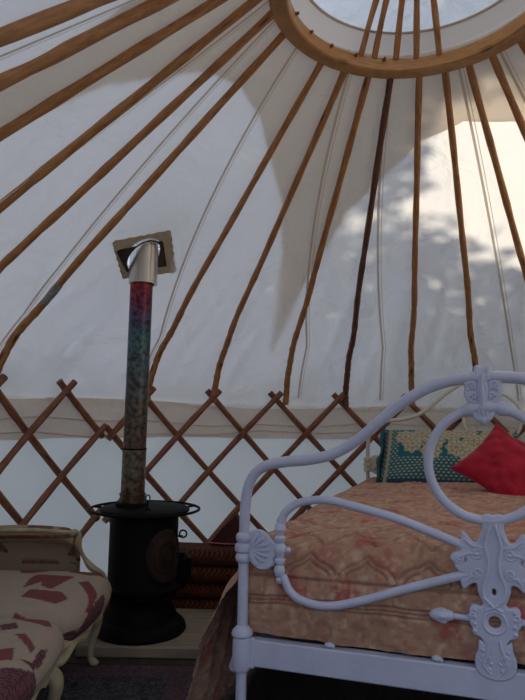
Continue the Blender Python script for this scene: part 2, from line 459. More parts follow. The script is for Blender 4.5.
# ---------------------------------------------------------------- lattice walls
STEP = 12.25; DZ = .232
def lattice(name, label, cols, az_first, jitter_seed, lay_in=0.0, z_shift=0.0):
    """rods from each top crotch down to both sides, two layers"""
    rr = random.Random(jitter_seed)
    L = thing(name, label, 'lattice', tuple(pol(az_first, 0, 0)), group=None)
    base = Vector(L.location)
    lo, hi = az_first, az_first + STEP * (cols - 1)
    half = STEP / 2; e0, e1 = lo - half - .9, hi + half + .9
    for c in range(-3, cols + 3):
        for sg in (-1, 1):
            azt = az_first + c * STEP
            ta, tb = ((e0 - azt) / half, (e1 - azt) / half) if sg > 0 else ((azt - e1) / half, (azt - e0) / half)
            t0, t1 = max(-.17, ta), min(5.15, tb)
            if t1 - t0 < .5: continue
            layer = (.015 if sg > 0 else -.015) + lay_in
            j1, j2 = rr.uniform(-.45, .45), rr.uniform(-.45, .45)
            pts = []
            for t in np.linspace(t0, t1, 14):
                az = azt + sg * half * t + (j1 * (1 - t / 5) + j2 * t / 5)
                z = EAVE + z_shift - DZ * t
                pts.append(pol(az, 2.072 + layer, max(z, .015)) - base)
            MB().tube(pts, [.0192 + .0014 * math.sin(i * 2.1 + c) for i in range(14)], 8).build('rod', M_LATT, L)
    return L
lattice('lattice_panel', 'wooden trellis wall panel at the left, behind the sofa', 4, -51.5 - STEP * 3, 3, z_shift=.01)
lattice('lattice_panel', 'long wooden trellis wall panel behind the stove and bed', 9, -37.2, 5, lay_in=-.004)

# ---------------------------------------------------------------- plates cast in relief (2D outline with holes, thickness, rounded edge)
def plate(name, outlines, thick, bev, m, parent, loc=(0, 0, 0), extra=None):
    cd = bpy.data.curves.new(name, 'CURVE'); cd.dimensions = '2D'; cd.fill_mode = 'BOTH'
    cd.extrude = thick / 2 - bev; cd.bevel_depth = bev; cd.bevel_resolution = 2
    for o in outlines:
        sp = cd.splines.new('POLY'); sp.points.add(len(o) - 1)
        for p, q in zip(sp.points, o): p.co = (q[0], q[1], 0, 1)
        sp.use_cyclic_u = True
    co = bpy.data.objects.new(name + '_c', cd); COL.objects.link(co)
    dg = bpy.context.evaluated_depsgraph_get(); dg.update()
    me0 = bpy.data.meshes.new_from_object(co.evaluated_get(dg))
    mb = MB()
    # curve plane xy -> (s, z); depth -> b
    vs = [(v.co.x + loc[0], -v.co.z + loc[1], v.co.y + loc[2]) for v in me0.vertices]
    mb.add(vs, [tuple(p.vertices) for p in me0.polygons])
    bpy.data.objects.remove(co); bpy.data.curves.remove(cd); bpy.data.meshes.remove(me0)
    if extra: extra(mb)
    return mb.build(name, m, parent, sharp=50)
def circ(cx, cy, r, n=20, ry=None): return [(cx + r * math.cos(2 * PI * i / n), cy + (ry or r) * math.sin(2 * PI * i / n)) for i in range(n)]
def smooth2(pts, n=4, closed=False):
    o = spline([(a, b, 0) for a, b in pts], n); return [(p[0], p[1]) for p in o]

# ---------------------------------------------------------------- iron bed
BA = math.atan(.385)
BED_TILT = .028                                                      # the ground is a little lower at the left
BED_LOC, BED_ROT = (-.046, 1.95, 0), (0, 0, -BA)
HC = .715                                                            # half the width
bed = thing('iron_bed', 'white painted ornate cast iron bed with curved footboard', 'bed', BED_LOC, BED_ROT)
TOP = [(0, .50), (0, .72), (.003, .80), (.013, .852), (.035, .889), (.074, .912), (.136, .924), (.20, .930), (.277, .947), (.353, .988), (.412, 1.037), (.47, 1.085), (.542, 1.130), (.612, 1.155), (.68, 1.164)]
UP = [(.119, .735), (.135, .772), (.182, .803), (.262, .813), (.345, .798), (.483, .764), (.655, .703)]
LO = [(.128, .586), (.155, .538), (.204, .514), (.28, .511), (.382, .538), (.481, .573), (.66, .631)]
def mir(p): return [(2 * HC - a, b) for a, b in p]
def end_frame(b, dz, rt, rr, m, with_plate=True):
    P3 = lambda pts, z=dz: [(a, b, c + z) for a, c in pts]
    half = P3(spl2(TOP)); other = P3(mir(spl2(TOP)))[::-1]
    MB().tube([(0, b, .01)] + [(0, b, .2), (0, b, .4)] + half + other + [(2 * HC, b, .4), (2 * HC, b, .2), (2 * HC, b, .01)], rt, 12).build('end_tube', m, bed)
    for f in (lambda q: q, mir):
        MB().tube(P3(f(spl2(UP))), rr, 10).build('scroll_rod', m, bed)
        MB().tube(P3(f(spl2(LO))), rr, 10).build('scroll_rod', m, bed)
        mb = MB(); c = f([(.118, 0)])[0][0]; pc = f([(0, 0)])[0][0]
        mb.lathe([(.001, .560), (.008, .562), (.012, .572), (.009, .580), (.015, .588), (.018, .600), (.014, .612), (.010, .616), (.017, .622), (.018, .632), (.012, .637), (.015, .645), (.020, .656), (.021, .666), (.015, .676), (.011, .680), (.017, .686), (.018, .696), (.011, .702), (.012, .712), (.018, .720), (.015, .735), (.010, .742), (.013, .748), (.008, .756), (.001, .757)], (c, b, dz), 16)
        sgn = 1 if c < HC else -1
        mb.ball((c + .026 * sgn, b, .66 + dz), .010); mb.tube([(c, b, .66 + dz), (c + .024 * sgn, b, .66 + dz)], .007, 8)
        for zz, r0 in ((.690, .024), (.660, .027), (.630, .024)):
            mb.lathe([(rt, zz - .016), (r0, zz - .010), (r0 + .002, zz), (r0, zz + .010), (rt, zz + .016)], (pc, b, dz), 18)
        mb.build('spindle', m, bed)
        o = [(.014, .640), (.014, .690), (.030, .708), (.052, .711), (.074, .700), (.088, .684), (.104, .672), (.104, .648), (.094, .634), (.096, .618), (.074, .604), (.050, .606), (.030, .620)]
        def shell(mbx, sgn=sgn, pc=pc):
            for k in range(7):
                a = -1.15 + k * .385
                mbx.tube([(pc + sgn * .022, b - .008, .658 + dz), (pc + sgn * (.022 + .035 * math.cos(a)), b - .016, .658 + .026 * math.sin(a) + dz), (pc + sgn * (.022 + .058 * math.cos(a) * .98), b - .011, .658 + .046 * math.sin(a) + dz)], [.004, .0065, .005], 7)
                mbx.ball((pc + sgn * (.022 + .060 * math.cos(a)), b - .009, .658 + .047 * math.sin(a) + dz), .007, 8, 6)
        plate('leaf_casting', [[(p[0] if sgn > 0 else 2 * HC - p[0], p[1] + dz) for p in smooth2(o + [o[0]], 4)][:-1]], .020, .005, m, bed, (0, b, 0), shell)
    # round hoop under the crest
    MB().tube([(HC + .157 * math.sin(a), b, .927 + dz + .154 * math.cos(a)) for a in np.linspace(0, 2 * PI, 49)[:-1]], rr * 1.05, 10, closed=True).build('hoop', m, bed)
def spl2(pts, n=6): return [(p[0], p[1]) for p in spline([(a, b, 0) for a, b in pts], n)]
end_frame(0, 0, .0165, .0125, M_IRON)
end_frame(1.95, .13, .012, .008, M_CREAMIRON)

def crest(b, dz, m, name='crest'):
    c = HC - .008
    hw = [(0, 1.190), (.007, 1.183), (.012, 1.199), (.021, 1.203), (.025, 1.186), (.036, 1.186), (.048, 1.176), (.057, 1.160), (.055, 1.143), (.058, 1.128), (.047, 1.112), (.036, 1.104), (.030, 1.092), (.034, 1.078), (.022, 1.062), (.010, 1.057), (0, 1.055)]
    hwS = [(x * .76, z - .012) for x, z in smooth2(hw, 3)]
    out = [(c + x, z + dz) for x, z in hwS] + [(c - x, z + dz) for x, z in hwS[::-1][1:-1]]
    def rel(mb):
        K = .76
        for sg in (-1, 1):
            for (x, z, r) in ((.036, 1.138, .015), (.030, 1.110, .012), (.014, 1.156, .010)):
                pts = [(c + sg * K * (x + (r * (1 - t / 9)) * math.cos(t * .9)), b - .011 - .004 * t / 9, z + dz + r * (1 - t / 9) * math.sin(t * .9)) for t in np.linspace(0, 8, 20)]
                mb.tube(pts, .0042, 6)
            mb.tube([(c + sg * .004, b - .012, 1.168 + dz), (c + sg * .010, b - .016, 1.128 + dz), (c + sg * .006, b - .015, 1.09 + dz), (c + sg * .011, b - .012, 1.06 + dz)], .005, 6)
            mb.tube([(c + sg * .013, b - .010, 1.186 + dz), (c + sg * .016, b - .013, 1.155 + dz)], .005, 6)
            for k in range(5): mb.ball((c + sg * K * (.030 + .020 * math.sin(k * .7)), b - .010, 1.095 + k * .017 + dz), .006, 8, 6)
            # clamps round the hoop
            mb.tube([(HC + .157 * math.sin(sg * a), b, .927 + dz + .154 * math.cos(a)) for a in np.linspace(.0, .42, 8)], [.021, .021, .018, .0165, .020, .020, .0165, .014], 12)
        mb.tube([(c, b - .013, 1.173 + dz), (c, b - .019, 1.12 + dz), (c, b - .013, 1.06 + dz)], [.004, .008, .005], 8)
        mb.ball((c, b - .004, 1.046 + dz), (.012, .012, .014))
    plate(name, [out], .026, .006, m, bed, (0, b, 0), rel)
crest(0, 0, M_IRON); crest(1.95, .13, M_CREAMIRON)

def centre_plate(b, dz, m):
    c = HC + .010; k = .0026
    tab = [(0, 516), (6, 514.5), (11, 518), (9.5, 522), (8.5, 527), (11, 535), (15, 543), (21, 543), (26, 537), (29, 534), (30, 541), (34, 545), (30, 549), (32, 553), (38, 555), (41, 559), (37, 563), (36, 568), (30, 572), (27, 574), (31, 579), (29, 587), (24, 583), (19, 581), (15, 583), (14, 590), (11, 598), (9, 603), (13, 607), (20, 606), (23, 610), (21, 616), (23, 621), (20, 627), (20, 632), (14, 634), (9, 640), (10, 645), (14, 641), (15, 649), (18, 657), (17, 667), (10, 673), (0, 675)]
    Z = lambda y: .513 + (620 - y) * k + dz
    tab = smooth2(tab, 3)
    tr = [(c + x * k, Z(y)) for x, y in tab]; tl = [(c - x * k, Z(y)) for x, y in tab[::-1][1:-1]]
    holes = [circ(c, Z(620), 8 * k), circ(c, Z(590.5), 4 * k, 14, 5.5 * k), circ(c + 28 * k, Z(560), 3.6 * k, 12, 4.2 * k), circ(c - 28 * k, Z(560), 3.6 * k, 12, 4.2 * k)]
    def rel(mb):
        def T(pts, r=.0038): mb.tube([(c + x * k, b - d, Z(y)) for x, y, d in pts], r, 6)
        for s_ in (-1, 1):
            for (x, y, r) in ((16, 552, 7), (16, 572, 7), (33, 559, 5), (10, 655, 6), (22, 614, 4)):
                mb.tube([(c + s_ * (x + r * (1 - t / 10) * math.cos(t)) * k, b - .009 - .004 * t / 9, Z(y + r * (1 - t / 10) * math.sin(t))) for t in np.linspace(0, 8.5, 22)], .0036, 6)
            T([(s_ * 2, 522, .009), (s_ * 5, 532, .012), (s_ * 8, 545, .012), (s_ * 5, 560, .013), (s_ * 6, 572, .012), (s_ * 11, 584, .011), (s_ * 10, 596, .011), (s_ * 2, 604, .013), (-s_ * 8, 609, .010)], .0055)
            T([(s_ * 10, 547, .010), (s_ * 20, 545, .013), (s_ * 28, 539, .010)]); T([(s_ * 12, 575, .010), (s_ * 22, 576, .013), (s_ * 28, 583, .010)])
            T([(s_ * 4, 637, .010), (s_ * 7, 648, .012), (s_ * 12, 640 + 22, .012), (s_ * 5, 670, .010)], .0045)
            T([(s_ * 12, 553, .010), (s_ * 24, 553, .012), (s_ * 34, 557, .010)]); T([(s_ * 6, 520, .009), (s_ * 7, 530, .010), (s_ * 12, 541, .010)])
            for q in range(4): mb.ball((c + s_ * (8 + 4 * math.cos(q * 1.4)) * k, b - .009, Z(648 + 6 * q)), .006, 8, 6)
            for y in (609, 616, 623, 630): mb.ball((c + s_ * 19 * k, b - .009, Z(y)), .0065, 8, 6)
        for q in range(7): mb.ball((c + (-9 + q * 3) * k, b - .007, Z(517 + .1 * (q - 3) ** 2)), .0058, 8, 6)
        mb.tube([(c + 11 * k * math.cos(a), b - .010, Z(620) + 11 * k * math.sin(a)) for a in np.linspace(0, 2 * PI, 25)[:-1]], .005, 6, closed=True)
        for s_ in (-1, 1):          # side pins with acorn ends
            mb.tube([(c + s_ * 20 * k, b, Z(619)), (c + s_ * 42 * k, b, Z(618.5))], .0085, 10)
            mb.lathe([(.001, 0), (.012, .002), (.014, .012), (.019, .024), (.019, .038), (.015, .052), (.008, .062), (.001, .066)], (c + s_ * 40 * k, b, Z(618.5)), 14, axis=(s_, 0, 0))
            for q in range(6):
                a = q * PI / 3
                mb.ball((c + s_ * (40 * k + .028), b + .016 * math.cos(a), Z(618.5) + .016 * math.sin(a)), (.012, .006, .006), 8, 6)
    plate('centre_casting', [tr + tl] + holes, .022, .005, m, bed, (0, b, 0), rel)
centre_plate(0, 0, M_IRON); centre_plate(1.95, .13, M_CREAMIRON)
# end rails, side rails, corner blocks
for b, m in ((0, M_IRON), (1.95, M_CREAMIRON)):
    MB().box((HC, b, .352), (2 * HC - .04, .014, .078), bev=.004).box((HC, b + .014 * (1 if b == 0 else -1), .388), (2 * HC - .05, .030, .006), bev=.002).build('end_rail', m, bed)
    for s_ in (0, 2 * HC):
        MB().lathe([(.016, .295), (.026, .300), (.029, .310), (.029, .385), (.026, .395), (.033, .402), (.031, .414), (.022, .424), (.0165, .430)], (s_, b, 0), 16).box((s_ + (.026 if s_ == 0 else -.026), b, .352), (.036, .022, .088), bev=.004).build('corner_block', m, bed)
        MB().lathe([(.001, .0), (.020, .0), (.022, .02), (.017, .04)], (s_, b, 0), 14).build('foot', m, bed)
for s_, d in ((0, 1), (2 * HC, -1)):
    MB().box((s_ + .006 * d, .975, .335), (.010, 1.90, .062), bev=.003).box((s_ - .022 * d, .030, .322), (.034, .05, .085), bev=.010, ry=.35 * d).build('side_rail', M_IRON, bed)
for s_, z in ((.272, .400), (.574, .400)):
    MB().ball((s_, .004, z), (.014, .009, .008)).ball((s_ + .012, .004, z - .003), .006).build('bolt', M_IRON, bed)

# mattress
def rbox(c, h, r, step, fn=None):
    """rounded box with evenly spaced vertices: (verts, faces)"""
    idx = {}; V = []; F = []
    n = [max(2, int(math.ceil(2 * q / step))) for q in h]
    def vid(p):
        k = tuple(int(round(x * 1e5)) for x in p)
        if k not in idx: idx[k] = len(V); V.append(p)
        return idx[k]
    for ax in range(3):
        a, b = [i for i in range(3) if i != ax]
        for sg in (-1, 1):
            ids = []
            for i in range(n[a] + 1):
                row = []
                for j in range(n[b] + 1):
                    p = [0, 0, 0]; p[ax] = sg * h[ax]; p[a] = -h[a] + 2 * h[a] * i / n[a]; p[b] = -h[b] + 2 * h[b] * j / n[b]
                    row.append(vid(tuple(p)))
                ids.append(row)
            for i in range(n[a]):
                for j in range(n[b]):
                    q = (ids[i][j], ids[i + 1][j], ids[i + 1][j + 1], ids[i][j + 1])
                    F.append(q if (sg > 0) == (ax != 1) else q[::-1])
    P = np.array(V); H = np.array(h); R = np.minimum(r, H * .98)
    inner = np.clip(P, -(H - R), H - R); d = (P - inner) / R
    x2 = d ** 2
    S_ = np.stack([d[:, 0] * np.sqrt(np.clip(1 - x2[:, 1] / 2 - x2[:, 2] / 2 + x2[:, 1] * x2[:, 2] / 3, 0, 1)), d[:, 1] * np.sqrt(np.clip(1 - x2[:, 0] / 2 - x2[:, 2] / 2 + x2[:, 0] * x2[:, 2] / 3, 0, 1)), d[:, 2] * np.sqrt(np.clip(1 - x2[:, 0] / 2 - x2[:, 1] / 2 + x2[:, 0] * x2[:, 1] / 3, 0, 1))], -1)
    P = inner + S_ * R
    if fn is not None: P = fn(P)
    return P + np.array(c), F
def superbox(c, h, ex=(.35, .35), nu=90, nv=50, fn=None, flat=None):
    sg = lambda w, e: np.sign(w) * np.abs(w) ** e
    u = np.linspace(-PI, PI, nu + 1)[:-1]; v = np.linspace(-PI / 2, PI / 2, nv)
    U, V = np.meshgrid(u, v)
    X = h[0] * sg(np.cos(V), ex[0]) * sg(np.cos(U), ex[1]); Y = h[1] * sg(np.cos(V), ex[0]) * sg(np.sin(U), ex[1]); Z = h[2] * sg(np.sin(V), ex[0])
    P = np.stack([X, Y, Z], -1)
    if fn is not None: P = fn(P)
    return P + np.array(c)
mt = thing('mattress', 'thick mattress under the floral quilt on the iron bed', 'mattress', BED_LOC, BED_ROT)
M_MATT = mat('mattress_cloth', (.10, .09, .085), .9, bump=.2)
MB().grid(superbox((HC, .985, .515), (.685, .92, .125), (.2, .12)), wrap=True).build('body', M_MATT, mt)
MB().grid(superbox((HC, .985, .385), (.66, .90, .028), (.3, .1)), wrap=True).build('slat_base', M_MATT, mt)

# quilt: top sheet that rolls over the foot end, and a side drape down to the floor
M_QUILT = vcmat('quilt_cotton', .85, .25, 260, sheen=.1)
def quilt_col(u, v, top):
    """u across (m), v along the cloth (m)"""
    u = np.asarray(u, float); v = np.asarray(v, float)
    base = np.array([.57, .32, .205]); alt = np.array([.41, .20, .15]); pale = np.array([.68, .45, .31])
    n1 = vnoise(u, v, 55, 1) * .6 + vnoise(u, v, 120, 2) * .4; n2 = vnoise(u, v, 9, 4)
    c = base[None] * 1.0 + 0 * u[..., None]
    c = c * (1 - smoothstep(.45, .8, n1)[..., None]) + pale * smoothstep(.45, .8, n1)[..., None]
    k = .6 * smoothstep(.46, .66, vnoise(u, v, 75, 8) * .6 + vnoise(u, v, 30, 14) * .25 + n2 * .15)[..., None]
    c = c * (1 - k) + alt * k
    # flower clusters on a loose grid
    red = np.array([.50, .12, .10]); G = .23
    for q in range(2):
        gu, gv = u / G + q * .5, v / G + q * .5
        iu, iv = np.floor(gu), np.floor(gv)
        h = lambda a, b, s: np.modf(np.abs(np.sin(a * 12.9898 + b * 78.233 + s) * 43758.5453))[0]
        du = (gu - iu - .5 + (h(iu, iv, q) - .5) * .3) * G; dv = (gv - iv - .5 + (h(iu, iv, q + 5) - .5) * .3) * G
        d = np.sqrt(du ** 2 + dv ** 2); ang = np.arctan2(dv, du)
        R0 = (.040 + .012 * h(iu, iv, 9)) * (1 + .3 * np.sin(ang * 5 + h(iu, iv, 3) * 6))
        m = (1 - smoothstep(R0 * .6, R0 * 1.1, d)) * (.30 + .65 * smoothstep(.36, .5, vnoise(u, v, 110, 6))) * (.5 if q else .95)
        m = m[..., None]; c = c * (1 - m) + red * m
    return c
def groove(d, w): return np.exp(-(d / w) ** 2)
def quilt_relief(u, v, want_g=False):
    """height of the quilting: v measured from the hem upwards"""
    h = .014 * vnoise(u, v, 11, 12) + .008 * vnoise(u, v, 30, 13)
    g = 0
    for v0 in (.094, .105, .116): g = g + groove(v - v0 + .002 * np.sin(u * 40), .0034) * .9
    g = g + groove(v - .172, .004)
    per = .175
    for sc, off in ((1.0, 0), (.74, 0)):
        x = np.abs(((u + .06) / per) % 1 - .5) * 2 / sc
        y = .176 + .050 * sc * np.sqrt(np.clip(1 - x * x, 0, 1)) + .020 * sc * np.maximum(0, 1 - x * 3) ** 1.3
        g = g + np.where(x < 1, groove(v - y, .0042), 0)
    g = g + .6 * np.exp(-((((u) / .13) % 1 - .5) * .13 / .003) ** 2) * (v > .116) * (v < .172)
    # overall diamond quilting on top
    vv = v - .27
    for s_ in (-1, 1):
        t = ((u + s_ * vv) / .16) % 1 - .5
        g = g + (v > .27) * np.exp(-(t * .16 / .005) ** 2) * .8
    if want_g: return np.clip(g, 0, 1)
    return h - .009 * np.clip(g, 0, 1)
quilt = thing('quilt', 'peach and mauve quilted bedspread with red flower sprays, hanging to the floor at the side', 'bedspread', BED_LOC, BED_ROT)
# profile along the bed: hem behind the rail, up the end, over, to the head
pr = spline([(.028, .404, 0), (.022, .44, 0), (.014, .50, 0), (.018, .56, 0), (.036, .615, 0), (.075, .652, 0), (.14, .668, 0), (.3, .674, 0), (.6, .684, 0), (1.0, .694, 0), (1.5, .702, 0), (1.91, .705, 0)], 40)
pr = np.array(pr)[:, :2]; dl = np.r_[0, np.cumsum(np.linalg.norm(np.diff(pr, axis=0), axis=1))]
vs = np.r_[np.arange(0, .36, .0032), np.arange(.36, dl[-1], .009)]
B = np.interp(vs, dl, pr[:, 0]); Zp = np.interp(vs, dl, pr[:, 1])
us = np.arange(-.115, 1.545, .0045)
# across: rolls down at both sides
arc = np.abs(us - HC); side = np.clip(arc - .66, 0, None)
th = np.clip(side / .085, 0, PI / 2 * .92); sx_ = np.where(side > 0, .66 + .085 * np.sin(th), arc); drop = np.where(side > 0, .085 * (1 - np.cos(th)) + np.clip(side - .085 * PI / 2 * .92, 0, None), 0)
sxs = HC + np.sign(us - HC) * sx_
UU, VV = np.meshgrid(us, vs)
SS = np.tile(sxs, (len(vs), 1)); BB = np.tile(B[:, None], (1, len(us))); ZZ = np.tile(Zp[:, None], (1, len(us)))
crown_ = .018 * (1 - np.clip(np.abs(UU - HC) / .7, 0, 1) ** 2)
endf = smoothstep(.02, .14, BB)
hgt = quilt_relief(UU, VV)
# outward normal blend
dB = np.gradient(B, vs); dZ = np.gradient(Zp, vs); nB, nZ = -dZ, dB
ZZ = ZZ + crown_ * endf - drop * (.25 + .75 * endf) * np.clip((ZZ - .39) / .2, .0, 1) + nZ[:, None] * hgt
BB = BB + nB[:, None] * hgt + .10 * (drop / .085) ** 1.3 * (1 - endf) * .5
SS = SS - .012 * np.sign(SS - HC) * 0
sag = .012 * np.sin(UU * 9 + 1) * (1 - smoothstep(.0, .06, VV)); ZZ = ZZ + sag * .35
gg = quilt_relief(UU, VV, True).ravel()[:, None]; cl = quilt_col(UU.ravel(), VV.ravel(), True); cl = cl * (1 - .45 * gg) + np.array([.30, .13, .09]) * .45 * gg     # stitch lines darkened in colour to stand in for groove shade
MB().grid(np.stack([SS, BB, ZZ], -1)).build('top_cover', M_QUILT, quilt, sharp=180, colors=cl)
# side drape (left, seen; right, shorter)
for side_, zbot, flare in ((-1, .035, .165), (1, .06, .07)):
    bs = np.arange(.012, 1.90, .006); ts = np.linspace(0, 1, 90)
    BBd, TT = np.meshgrid(bs, ts)
    edge = np.clip((BBd) / .12, 0, 1); er = 1 - (1 - edge) ** 2
    z = .610 - (.610 - zbot) * TT + .01 * np.sin(BBd * 7)
    z = z + (1 - TT) * (BBd * .012) - (1 - er) * .05 * (1 - TT)
    fold = np.sin(BBd * 30 + 1.2 * np.sin(BBd * 6)) * .5 + .5 * np.sin(BBd * 57 + 2)
    out = .018 + .075 * np.sin(np.clip(TT * 4, 0, PI / 2)) + (flare - .03) * TT ** 1.1 + .020 * fold * smoothstep(.15, .8, TT)
    out = out - (1 - er) * .012
    S_ = (0 - out) if side_ < 0 else (2 * HC + out)
    Bq = BBd + .006 * np.sin(TT * 9) + .012 * np.cos(BBd * 30) * TT
    hh = quilt_relief(BBd, (1 - TT) * .6 + .0)
    S_ = S_ + side_ * hh * .8
    cl = quilt_col(BBd.ravel() + 3, (TT * .6).ravel(), False)
    MB().grid(np.stack([S_, Bq, z], -1)).build('side_drape', M_QUILT, quilt, sharp=180, colors=cl)

# the whole bed stands on ground that rises a little to the right
for root in (bed, mt, quilt):
    for ch in root.children:
        me = ch.data; co = np.zeros(len(me.vertices) * 3, np.float32); me.vertices.foreach_get('co', co); co = co.reshape(-1, 3)
        co[:, 2] += BED_TILT * co[:, 0] * np.clip(co[:, 2] / .1, 0, 1); me.vertices.foreach_set('co', co.ravel()); me.update()

# pillows
def pillow_mesh(w, h, t, pin=.10, n=110, dome=.5, wr=.006, seed=1):
    u = np.linspace(-1, 1, n); m = int(n * h / w) + 10
    v = np.linspace(-1, 1, m); U, V = np.meshgrid(u, v)
    X = U * w / 2 * (1 - pin * (1 - V ** 2)); Y = V * h / 2 * (1 - pin * (1 - U ** 2))
    H = t / 2 * ((1 - np.abs(U) ** 2.6) * (1 - np.abs(V) ** 2.6)) ** dome
    H = H + (vnoise(U, V, 4, seed) - .5) * wr * 2 * (H > .004)
    F_ = np.stack([X, Y, H], -1); Bk = np.stack([X, Y, -H], -1)
    return F_, Bk, U, V
def place(P, loc, ez, tilt, roll=0):
    """P local: x across, y up the pillow, z out of the face -> lean back by tilt"""
    mm = Matrix.Translation(loc) @ Matrix.Rotation(ez, 4, 'Z') @ Matrix.Rotation(PI / 2 - tilt, 4, 'X') @ Matrix.Rotation(roll, 4, 'Z')
    A = np.array(mm); return P @ A[:3, :3].T + A[:3, 3]
M_TEAL = vcmat('crochet_wool', .9, .5, 300, sheen=.1)
def teal_col(U, V, seed=0):
    x = U * .36; y = V * .19
    teal = np.array([.012, .145, .175]); cream = np.array([.60, .53, .37]); navy = np.array([.012, .045, .12]); tan = np.array([.42, .31, .14])
    c = np.tile(teal, U.shape + (1,)).astype(float)
    def mixc(c, col, m): m = np.clip(m, 0, 1)[..., None]; return c * (1 - m) + col * m
    p = .026; row = np.floor(y / (p * .62)); gx = ((x / p + .5 * (row % 2)) % 1 - .5); gy = ((y / (p * .62)) % 1 - .5)
    c = mixc(c, cream, (1 - smoothstep(.24, .36, np.sqrt(gx ** 2 + (gy * 1.1) ** 2))) * ((y < -.035) | (np.abs(x) > .27)) * .85)
    inner = (np.abs(x + .0) < .275) & (y > -.05)
    for (cx, cy) in ((-.19, .05), (-.07, .07), (-.085, -.0), (.05, .03), (-.14, .13), (.02, .13), (.14, .08), (.2, .0), (-.235, .11), (.12, -.02), (.10, .15), (.23, .14)):
        d = np.hypot(x - cx, y - cy); a = np.arctan2(y - cy, x - cx)
        R1 = .058 * (1 + .12 * np.cos(8 * a))
        m = (1 - smoothstep(R1 * .9, R1, d)) * (y > -.06)
        c = mixc(c, cream, m)
        c = mixc(c, tan, m * (np.sin(d * 260) > .35) * .6)
        c = mixc(c, teal, m * (np.abs(np.sin(4 * a)) < .22) * (d < .05) * .8)
        c = mixc(c, tan, (1 - smoothstep(.008, .012, d)))
    c = mixc(c, navy, 1 - smoothstep(-.175, -.14, y))
    c = mixc(c, cream * .8, (np.abs(np.abs(x) - .325) < .010) * 1.0)
    return c
ez = -BA
def bedpt(s, b, z): z = z + BED_TILT * s; return Matrix.Translation(BED_LOC) @ Euler(BED_ROT).to_matrix().to_4x4() @ Vector((s, b, z))
for (s0, w, lab, sd_) in ((.485, .72, 'teal and cream crochet pillow with rosettes, behind the red cushion at the left', 1), (1.175, .52, 'teal patterned pillow at the right edge, mostly behind the red cushion', 2)):
    Fp, Bp, U, V = pillow_mesh(w, .40, .15, .03, 220, .55, .006, sd_)
    # pocket edges
    c = bedpt(s0, 1.715, .838)
    root = thing('crochet_pillow', lab, 'pillow', c, group='pillows against the headboard')
    Fq = place(Fp, (0, 0, 0), ez, R_(40)); Bq = place(Bp, (0, 0, 0), ez, R_(40))
    MB().grid(Fq).build('front_cover', M_TEAL, root, sharp=180, colors=teal_col(U, V).reshape(-1, 3))
    MB().grid(Bq).build('back_cover', M_TEAL, root, sharp=180, colors=np.tile([.012, .10, .13], (U.size, 1)))
    # upright flange at the left end
    fp = []
    for t in np.linspace(-1, 1, 30):
        fp.append([(-w / 2 - .002 + .008 * math.sin(t * 5), t * .19, -.045), (-w / 2 - .012, t * .195, .0), (-w / 2 - .004 + .010 * math.sin(t * 7 + 1), t * .20, .055)])
    solid(MB().grid(place(np.array(fp), (0, 0, 0), ez, R_(40))).build('flange', mat('teal_edge', (.010, .10, .13), .9), root, sharp=180), .008)
M_RED = mat('red_velvet', (.33, .004, .020), .75, col2=(.46, .012, .038), scale=9, bump=.3, bscale=120, sheen=.08, spec=.25)
Fp, Bp, U, V = pillow_mesh(.345, .345, .12, .12, 70, .5, .010, 6)
rc = bedpt(.775, 1.24, .838)
root = thing('red_cushion', 'small bright red velvet cushion standing on its corner against the teal pillow', 'cushion', rc)
MB().grid(place(Fp, (0, 0, 0), ez + .1, R_(38), R_(50))).grid(place(Bp, (0, 0, 0), ez + .1, R_(38), R_(50))).build('cover', M_RED, root, sharp=180)
bo = []
for (a, b_) in ((U[0], V[0]), (U[:, -1], V[:, -1]), (U[-1][::-1], V[-1][::-1]), (U[::-1, 0], V[::-1, 0])):
    for p, q in zip(a, b_): bo.append((p * .1725 * (1 - .12 * (1 - q * q)), q * .1725 * (1 - .12 * (1 - p * p)), 0))
MB().tube([tuple(x) for x in place(np.array(bo), (0, 0, 0), ez + .1, R_(38), R_(50))], .003, 6, closed=True).build('piping', mat('red_piping', (.30, .006, .02), .7), root)

# ---------------------------------------------------------------- hearth slab, stove, flue
slab = MB().box((-.47, 3.12, .025), (.66, .62, .05), bev=.006).build('hearth_slab', M_BOARD, smooth=False)
tag(slab, 'pale flat hearth board on the floor under the black stove', 'hearth')
SX, SY = -.556, 3.03
stove = thing('wood_burning_stove', 'round black cast iron wood burning stove on the hearth board', 'stove', (SX, SY, .05))
MB().lathe([(0, 0), (.208, 0), (.216, .012), (.208, .035), (.185, .055), (.172, .062), (.165, .085), (.150, .110), (.148, .140), (.158, .165), (.170, .172), (.170, .19), (0, .19)], n=48).build('pedestal', M_BLACK, stove)
MB().lathe([(0, .19), (.180, .19), (.188, .198), (.188, .212), (.168, .220), (.163, .230), (.163, .530), (.170, .535), (.170, .547), (0, .547)], n=48).build('body', M_BLACK, stove)
MB().lathe([(0, .548), (.205, .548), (.215, .554), (.215, .564), (.205, .570), (.08, .574), (0, .574)], n=48).build('top_plate', M_BLACK, stove)
mb = MB().tube([(.262 * math.cos(a), .262 * math.sin(a), .562) for a in np.linspace(0, 2 * PI, 61)[:-1]], .0065, 8, closed=True)
for k in range(5):
    a = k * 2 * PI / 5 + .5
    mb.tube([(.20 * math.cos(a), .20 * math.sin(a), .558), (.262 * math.cos(a), .262 * math.sin(a), .562)], .005, 6)
mb.build('towel_rail', M_BLACK, stove)
